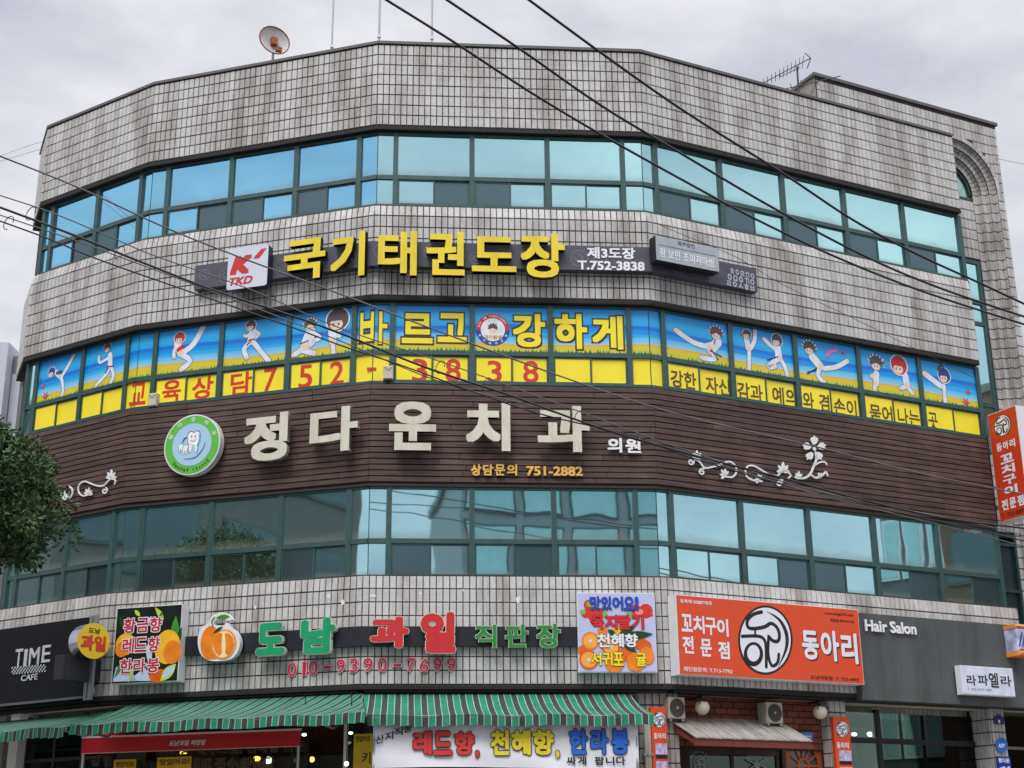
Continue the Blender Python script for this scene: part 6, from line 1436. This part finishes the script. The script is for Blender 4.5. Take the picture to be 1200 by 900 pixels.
# ------------------------------------------------------------------ neighbour at the left edge
nb = thing('neighbour_building', 'pale lavender and grey building with open gaps at the far left edge', 'building', Matrix.Translation((-17, 36, 0)))
LAV2 = mat('pale lavender render', (196, 199, 212), 0.8, var=0.05); GR2 = mat('grey concrete', (128, 128, 132), 0.85)
def nbp(x, y): q = at_depth(x, y, 34.0); return q.x + 17, q.z
x1, zt3 = nbp(10.5, 401); mb = MB(); mb.box(-6, x1, -2.0, 6, 0, zt3, LAV2); mb.build('wall', nb)
xa_, za = nbp(10.5, 411); xb_, zb3 = nbp(30, 432); mb = MB(); mb.box(xa_, xb_ + 1.2, -1.6, 4, zb3, za, GR2); mb.build('floor_slab', nb)
_, zc3 = nbp(12, 446); mb = MB(); mb.box(xa_, xa_ + 0.22, -1.6, 4, 0, zb3, LAV2); mb.build('pillar', nb)
mb = MB(); mb.box(xa_ + 0.03, xb_ + 0.12, -1.5, 4, 0, zc3, mat('grey tile wall', (150, 150, 150), 0.8)); mb.build('wall', nb)
for q in range(3): mb = MB(); mb.box(-3.5, -1.0, -2.04, -1.98, 2 + q * 3.3, 3.6 + q * 3.3, GLASS_S); mb.build('window', nb)

# ------------------------------------------------------------------ street tree at the left edge
LEAFM = mat('dark evergreen leaf', (64, 90, 50), 0.7, rand=0.45, var=0.15); BARK = mat('grey brown bark', (92, 78, 66), 0.9, bump=0.6, scale=20)
def tree(label, base, cz, rad, n_clump, n_leaf, seed, cat='tree', lobes=None):
    rs = random.Random(seed); t = thing('evergreen_tree', label, cat, Matrix.Translation(base))
    mb = MB(); pts = [(0, 0, 0), (0.05, 0.02, cz * 0.35), (-0.03, 0.05, cz * 0.7), (0.0, 0.0, cz)]; mb.tube(pts, [0.17, 0.14, 0.11, 0.06], BARK, 10); mb.build('trunk', t, smooth=True)
    L_ = MB(); ends = []
    for k in range(n_clump):
        a = rs.uniform(0, 2 * math.pi); e = rs.uniform(-0.8, 1.0); q = rs.uniform(0.45, 1.0) ** 0.6
        ce = math.sqrt(max(0, 1 - e * e)); bump_ = 1 + 0.2 * math.sin(4 * a + seed) + 0.16 * math.sin(7 * e + 3 * a)
        ends.append(Vector((rad[0] * q * ce * math.cos(a) * bump_, rad[1] * q * ce * math.sin(a) * bump_, cz + rad[2] * q * e)))
    for k, e in enumerate(ends):
        if k % 4 == 0: mb = MB(); s0 = Vector((0, 0, cz * rs.uniform(0.86, 1.0))); mb.tube([s0, s0.lerp(e, 0.5) + Vector((0, 0, -0.08)), e], [0.05, 0.03, 0.01], BARK, 5); mb.build('limb', t)
    for e in ends:
        cr = rs.uniform(0.1, 0.34)
        for _ in range(n_leaf):
            d = Vector((rs.gauss(0, 1), rs.gauss(0, 1), rs.gauss(0, 0.8))).normalized() * (cr * rs.uniform(0.35, 1.0)); c = e + d
            ax = (d.normalized() + Vector((rs.uniform(-.7, .7), rs.uniform(-.7, .7), rs.uniform(-.5, .8)))).normalized(); sd = ax.cross(Vector((rs.uniform(-1, 1), rs.uniform(-1, 1), rs.uniform(-1, 1)))).normalized()
            l_, w_ = rs.uniform(0.06, 0.11), rs.uniform(0.015, 0.026)
            L_.add([c, c + ax * l_ * .5 + sd * w_, c + ax * l_, c + ax * l_ * .5 - sd * w_], [(0, 1, 2, 3)], LEAFM)
    L_.build('crown', t, kind='stuff'); return t
q = at_depth(-36, 588, 20.3)
tree('dark evergreen street tree in front of the left end of the planks', (q.x, q.y, 0.13), q.z - 0.13, (1.28, 1.2, 1.25), 300, 110, 5)

# ------------------------------------------------------------------ overhead cables
CAB = mat('black cable sheath', (22, 22, 24), 0.5); CABL = mat('grey weathered cable', (96, 94, 94), 0.6)
def cable(label, pts, Y0, Y1, r, m_, ext=9.0, loops=()):
    xs0, xs1 = pts[0][0], pts[-1][0]; P = []
    for x, y in smooth_path(pts, 5): f = (x - xs0) / (xs1 - xs0); P.append(at_depth(x, y, Y0 + (Y1 - Y0) * f))
    a, b = (P[0] - P[1]).normalized(), (P[-1] - P[-2]).normalized()
    P = [P[0] + a * ext] + P + [P[-1] + b * ext]
    mb = MB(); mb.tube([p - P[0] for p in P], r, m_, 6)
    o = mb.build('cable', None, Matrix.Translation(P[0])); o['label'] = label; o['category'] = 'cable'; o['group'] = 'overhead cables'
    return o
cable('thick black cable crossing from the top, lowest at the top edge and leftmost', [(453, 0), (533, 50), (620, 107), (705, 158), (800, 211), (880, 254), (977, 300), (1080, 341), (1200, 380)], 12, 16.5, 0.0135, CAB)
cable('thick black cable crossing from the top, second of the three steep ones', [(524, 0), (613, 60), (705, 124), (800, 181), (905, 243), (1013, 300), (1100, 337), (1200, 371)], 12.5, 17, 0.0145, CAB)
cable('thick black cable crossing from the top, rightmost of the three steep ones', [(620, 0), (710, 66), (800, 129), (917, 203), (1000, 258), (1077, 299), (1140, 328), (1200, 356)], 12.2, 16.8, 0.0145, CAB)
cable('black cable entering at the left edge highest, running to the lower right', [(0, 183), (90, 219), (190, 265), (280, 301), (400, 345), (540, 398), (680, 449), (800, 487), (950, 522), (1080, 555), (1200, 579)], 13, 17.5, 0.009, CABL)
cable('thin grey cable just under the highest left one', [(0, 229), (60, 249), (130, 278), (182, 300), (290, 338), (400, 385), (520, 425), (640, 468), (760, 512), (800, 526), (923, 566), (1000, 585), (1150, 615), (1200, 628)], 13.2, 17.6, 0.0065, CABL)
cable('thick black cable of the left bundle', [(0, 243), (75, 271), (153, 302), (250, 340), (330, 366), (400, 391), (500, 431), (600, 464), (690, 497), (800, 530), (920, 561), (1000, 583), (1100, 606), (1200, 619)], 13.1, 17.5, 0.0125, CAB)
cable('thin black cable beneath the thick one of the left bundle', [(0, 252), (80, 279), (170, 312), (300, 361), (400, 400), (520, 449), (633, 478), (720, 508), (830, 540), (960, 580), (1060, 605), (1200, 640)], 13.4, 17.7, 0.0065, CABL)
cable('lowest black cable of the left bundle', [(0, 259), (60, 281), (110, 302), (200, 334), (330, 379), (400, 405), (470, 428), (560, 461), (640, 487), (740, 510), (800, 533), (900, 563), (1000, 589), (1133, 618), (1200, 634)], 13.3, 17.8, 0.0085, CAB)
for x, y, Y, w_, lab in ((36, 250, 13.4, 1, 'second looped hanger from the left edge, against the sky'), (10, 261, 13.3, 1, 'looped hanger nearest the left edge, against the sky'), (140, 296, 13.6, 1, 'looped hanger over the tiles left of the slate board'), (317, 353, 14.2, 1, 'looped hanger just below the K emblem sign'),
        (420, 409, 14.5, 1, 'looped hanger in front of the window syllable at the middle corner'), (516, 430, 14.7, 1, 'looped hanger between the first red 3 and 8'), (571, 450, 14.9, 1, 'looped hanger at the foot of the second red 3'), (836, 484, 15.9, .6, 'tiny looped hanger below the brown captions'), (678, 487, 15.3, .8, 'looped hanger in front of the last big dental letter'), (765, 500, 15.6, .6, 'small looped hanger right of the small white clinic letters')):
    c = at_depth(x, y, Y); mb = MB(); mb.tube([(0.045 * w_ * math.cos(a) + .02 * math.sin(a), 0.01 * a / 6, 0.075 * w_ * math.sin(a)) for a in [q * .5 for q in range(11)]], 0.005, CAB, 5)
    o = mb.build('cable_hanger', None, Matrix.Translation(c)); o['label'] = lab; o['category'] = 'cable hanger'; o['group'] = 'hangers on the left cable bundle'
cable('hair-thin wire reaching the left parapet from the left edge', [(-3, 184), (30, 172), (50, 166)], 24, 26, 0.004, CABL, 0.2)
cable('hair-thin wire meeting the left parapet lower down', [(-3, 190), (30, 180), (47, 175)], 24, 26, 0.004, CABL, 0.2)
cable('hair-thin wire leaving the top right corner wall', [(1174, 187), (1188, 190), (1203, 193)], 27.5, 27, 0.005, CABL, 0.5)
# slack wires lying on the upper tile band and on the planks
cable('thin sagging wire across the tiles right of the slate board', [(770, 262), (800, 275), (860, 300), (920, 335), (1000, 373), (1075, 410), (1140, 442)], 22.7, 25.6, 0.005, CAB, 0.05)

# ------------------------------------------------------------------ buildings across the street, seen mirrored in the glass
def facing(label, x0, x1, y0, y1, h, wall, cols, floors, side='N', trim=None, name='street_building', gl=GLASS_S, ratio=0.6, z0=1.0):
    t = thing(name, label, 'building', Matrix.Translation(((x0 + x1) / 2, (y0 + y1) / 2, 0.0))); w, d = (x1 - x0) / 2, (y1 - y0) / 2
    mb = MB(); mb.box(-w, w, -d, d, 0, h, wall); mb.box(-w - .1, w + .1, -d - .1, d + .1, h, h + .25, trim or CONC); mb.build('wall', t)
    fh = (h - z0) / floors
    for f in range(floors):
        for c in range(cols):
            za, zb_ = z0 + f * fh + fh * (1 - ratio) * .6, z0 + f * fh + fh * (1 - (1 - ratio) * .4); mb = MB()
            if side == 'N':
                cw = 2 * w / cols; a = -w + cw * c + cw * .08; b = a + cw * .84; mb.box(a, b, d + 0.0, d + 0.06, za, zb_, trim or FRAME); o = mb.build('window', t); g_ = MB(); g_.box(a + .08, b - .08, d + .061, d + .07, za + .08, zb_ - .08, gl); g_.build('pane', o)
            else:
                s_ = 1 if side == 'E' else -1; cw = 2 * d / cols; a = -d + cw * c + cw * .08; b = a + cw * .84; X = s_ * w; mb.box(min(X, X + s_ * .06), max(X, X + s_ * .06), a, b, za, zb_, trim or FRAME); o = mb.build('window', t); g_ = MB(); X += s_ * .061; g_.box(min(X, X + s_ * .01), max(X, X + s_ * .01), a + .08, b - .08, za + .08, zb_ - .08, gl); g_.build('pane', o)
    return t
facing('grey office building with a grid of windows across the street', 2.9, 17, -22, -10, 17.5, mat('office grey cladding', (140, 146, 150), 0.7), 6, 6, trim=mat('dark mullion', (40, 52, 58), 0.5), gl=GLASS, ratio=0.85)
facing('dark brown block on the corner to the left across the street', -36, -20, 2.5, 23.8, 16.5, mat('dark brown render', (104, 100, 98), 0.8), 3, 4, side='E', gl=GLASS_S)
facing('brown brick building at the right along the street', 25, 34, 19.4, 30, 15.5, mat('brown brick facade', (104, 78, 62), 0.85), 3, 4, side='W', ratio=0.45, gl=GLASS_S)
facing('grey building with white bands at the right along the street', 25.5, 34, 17.2, 19.3, 15, mat('slate grey facade', (90, 96, 104), 0.8), 3, 5, side='W', trim=WHITE, gl=GLASS)
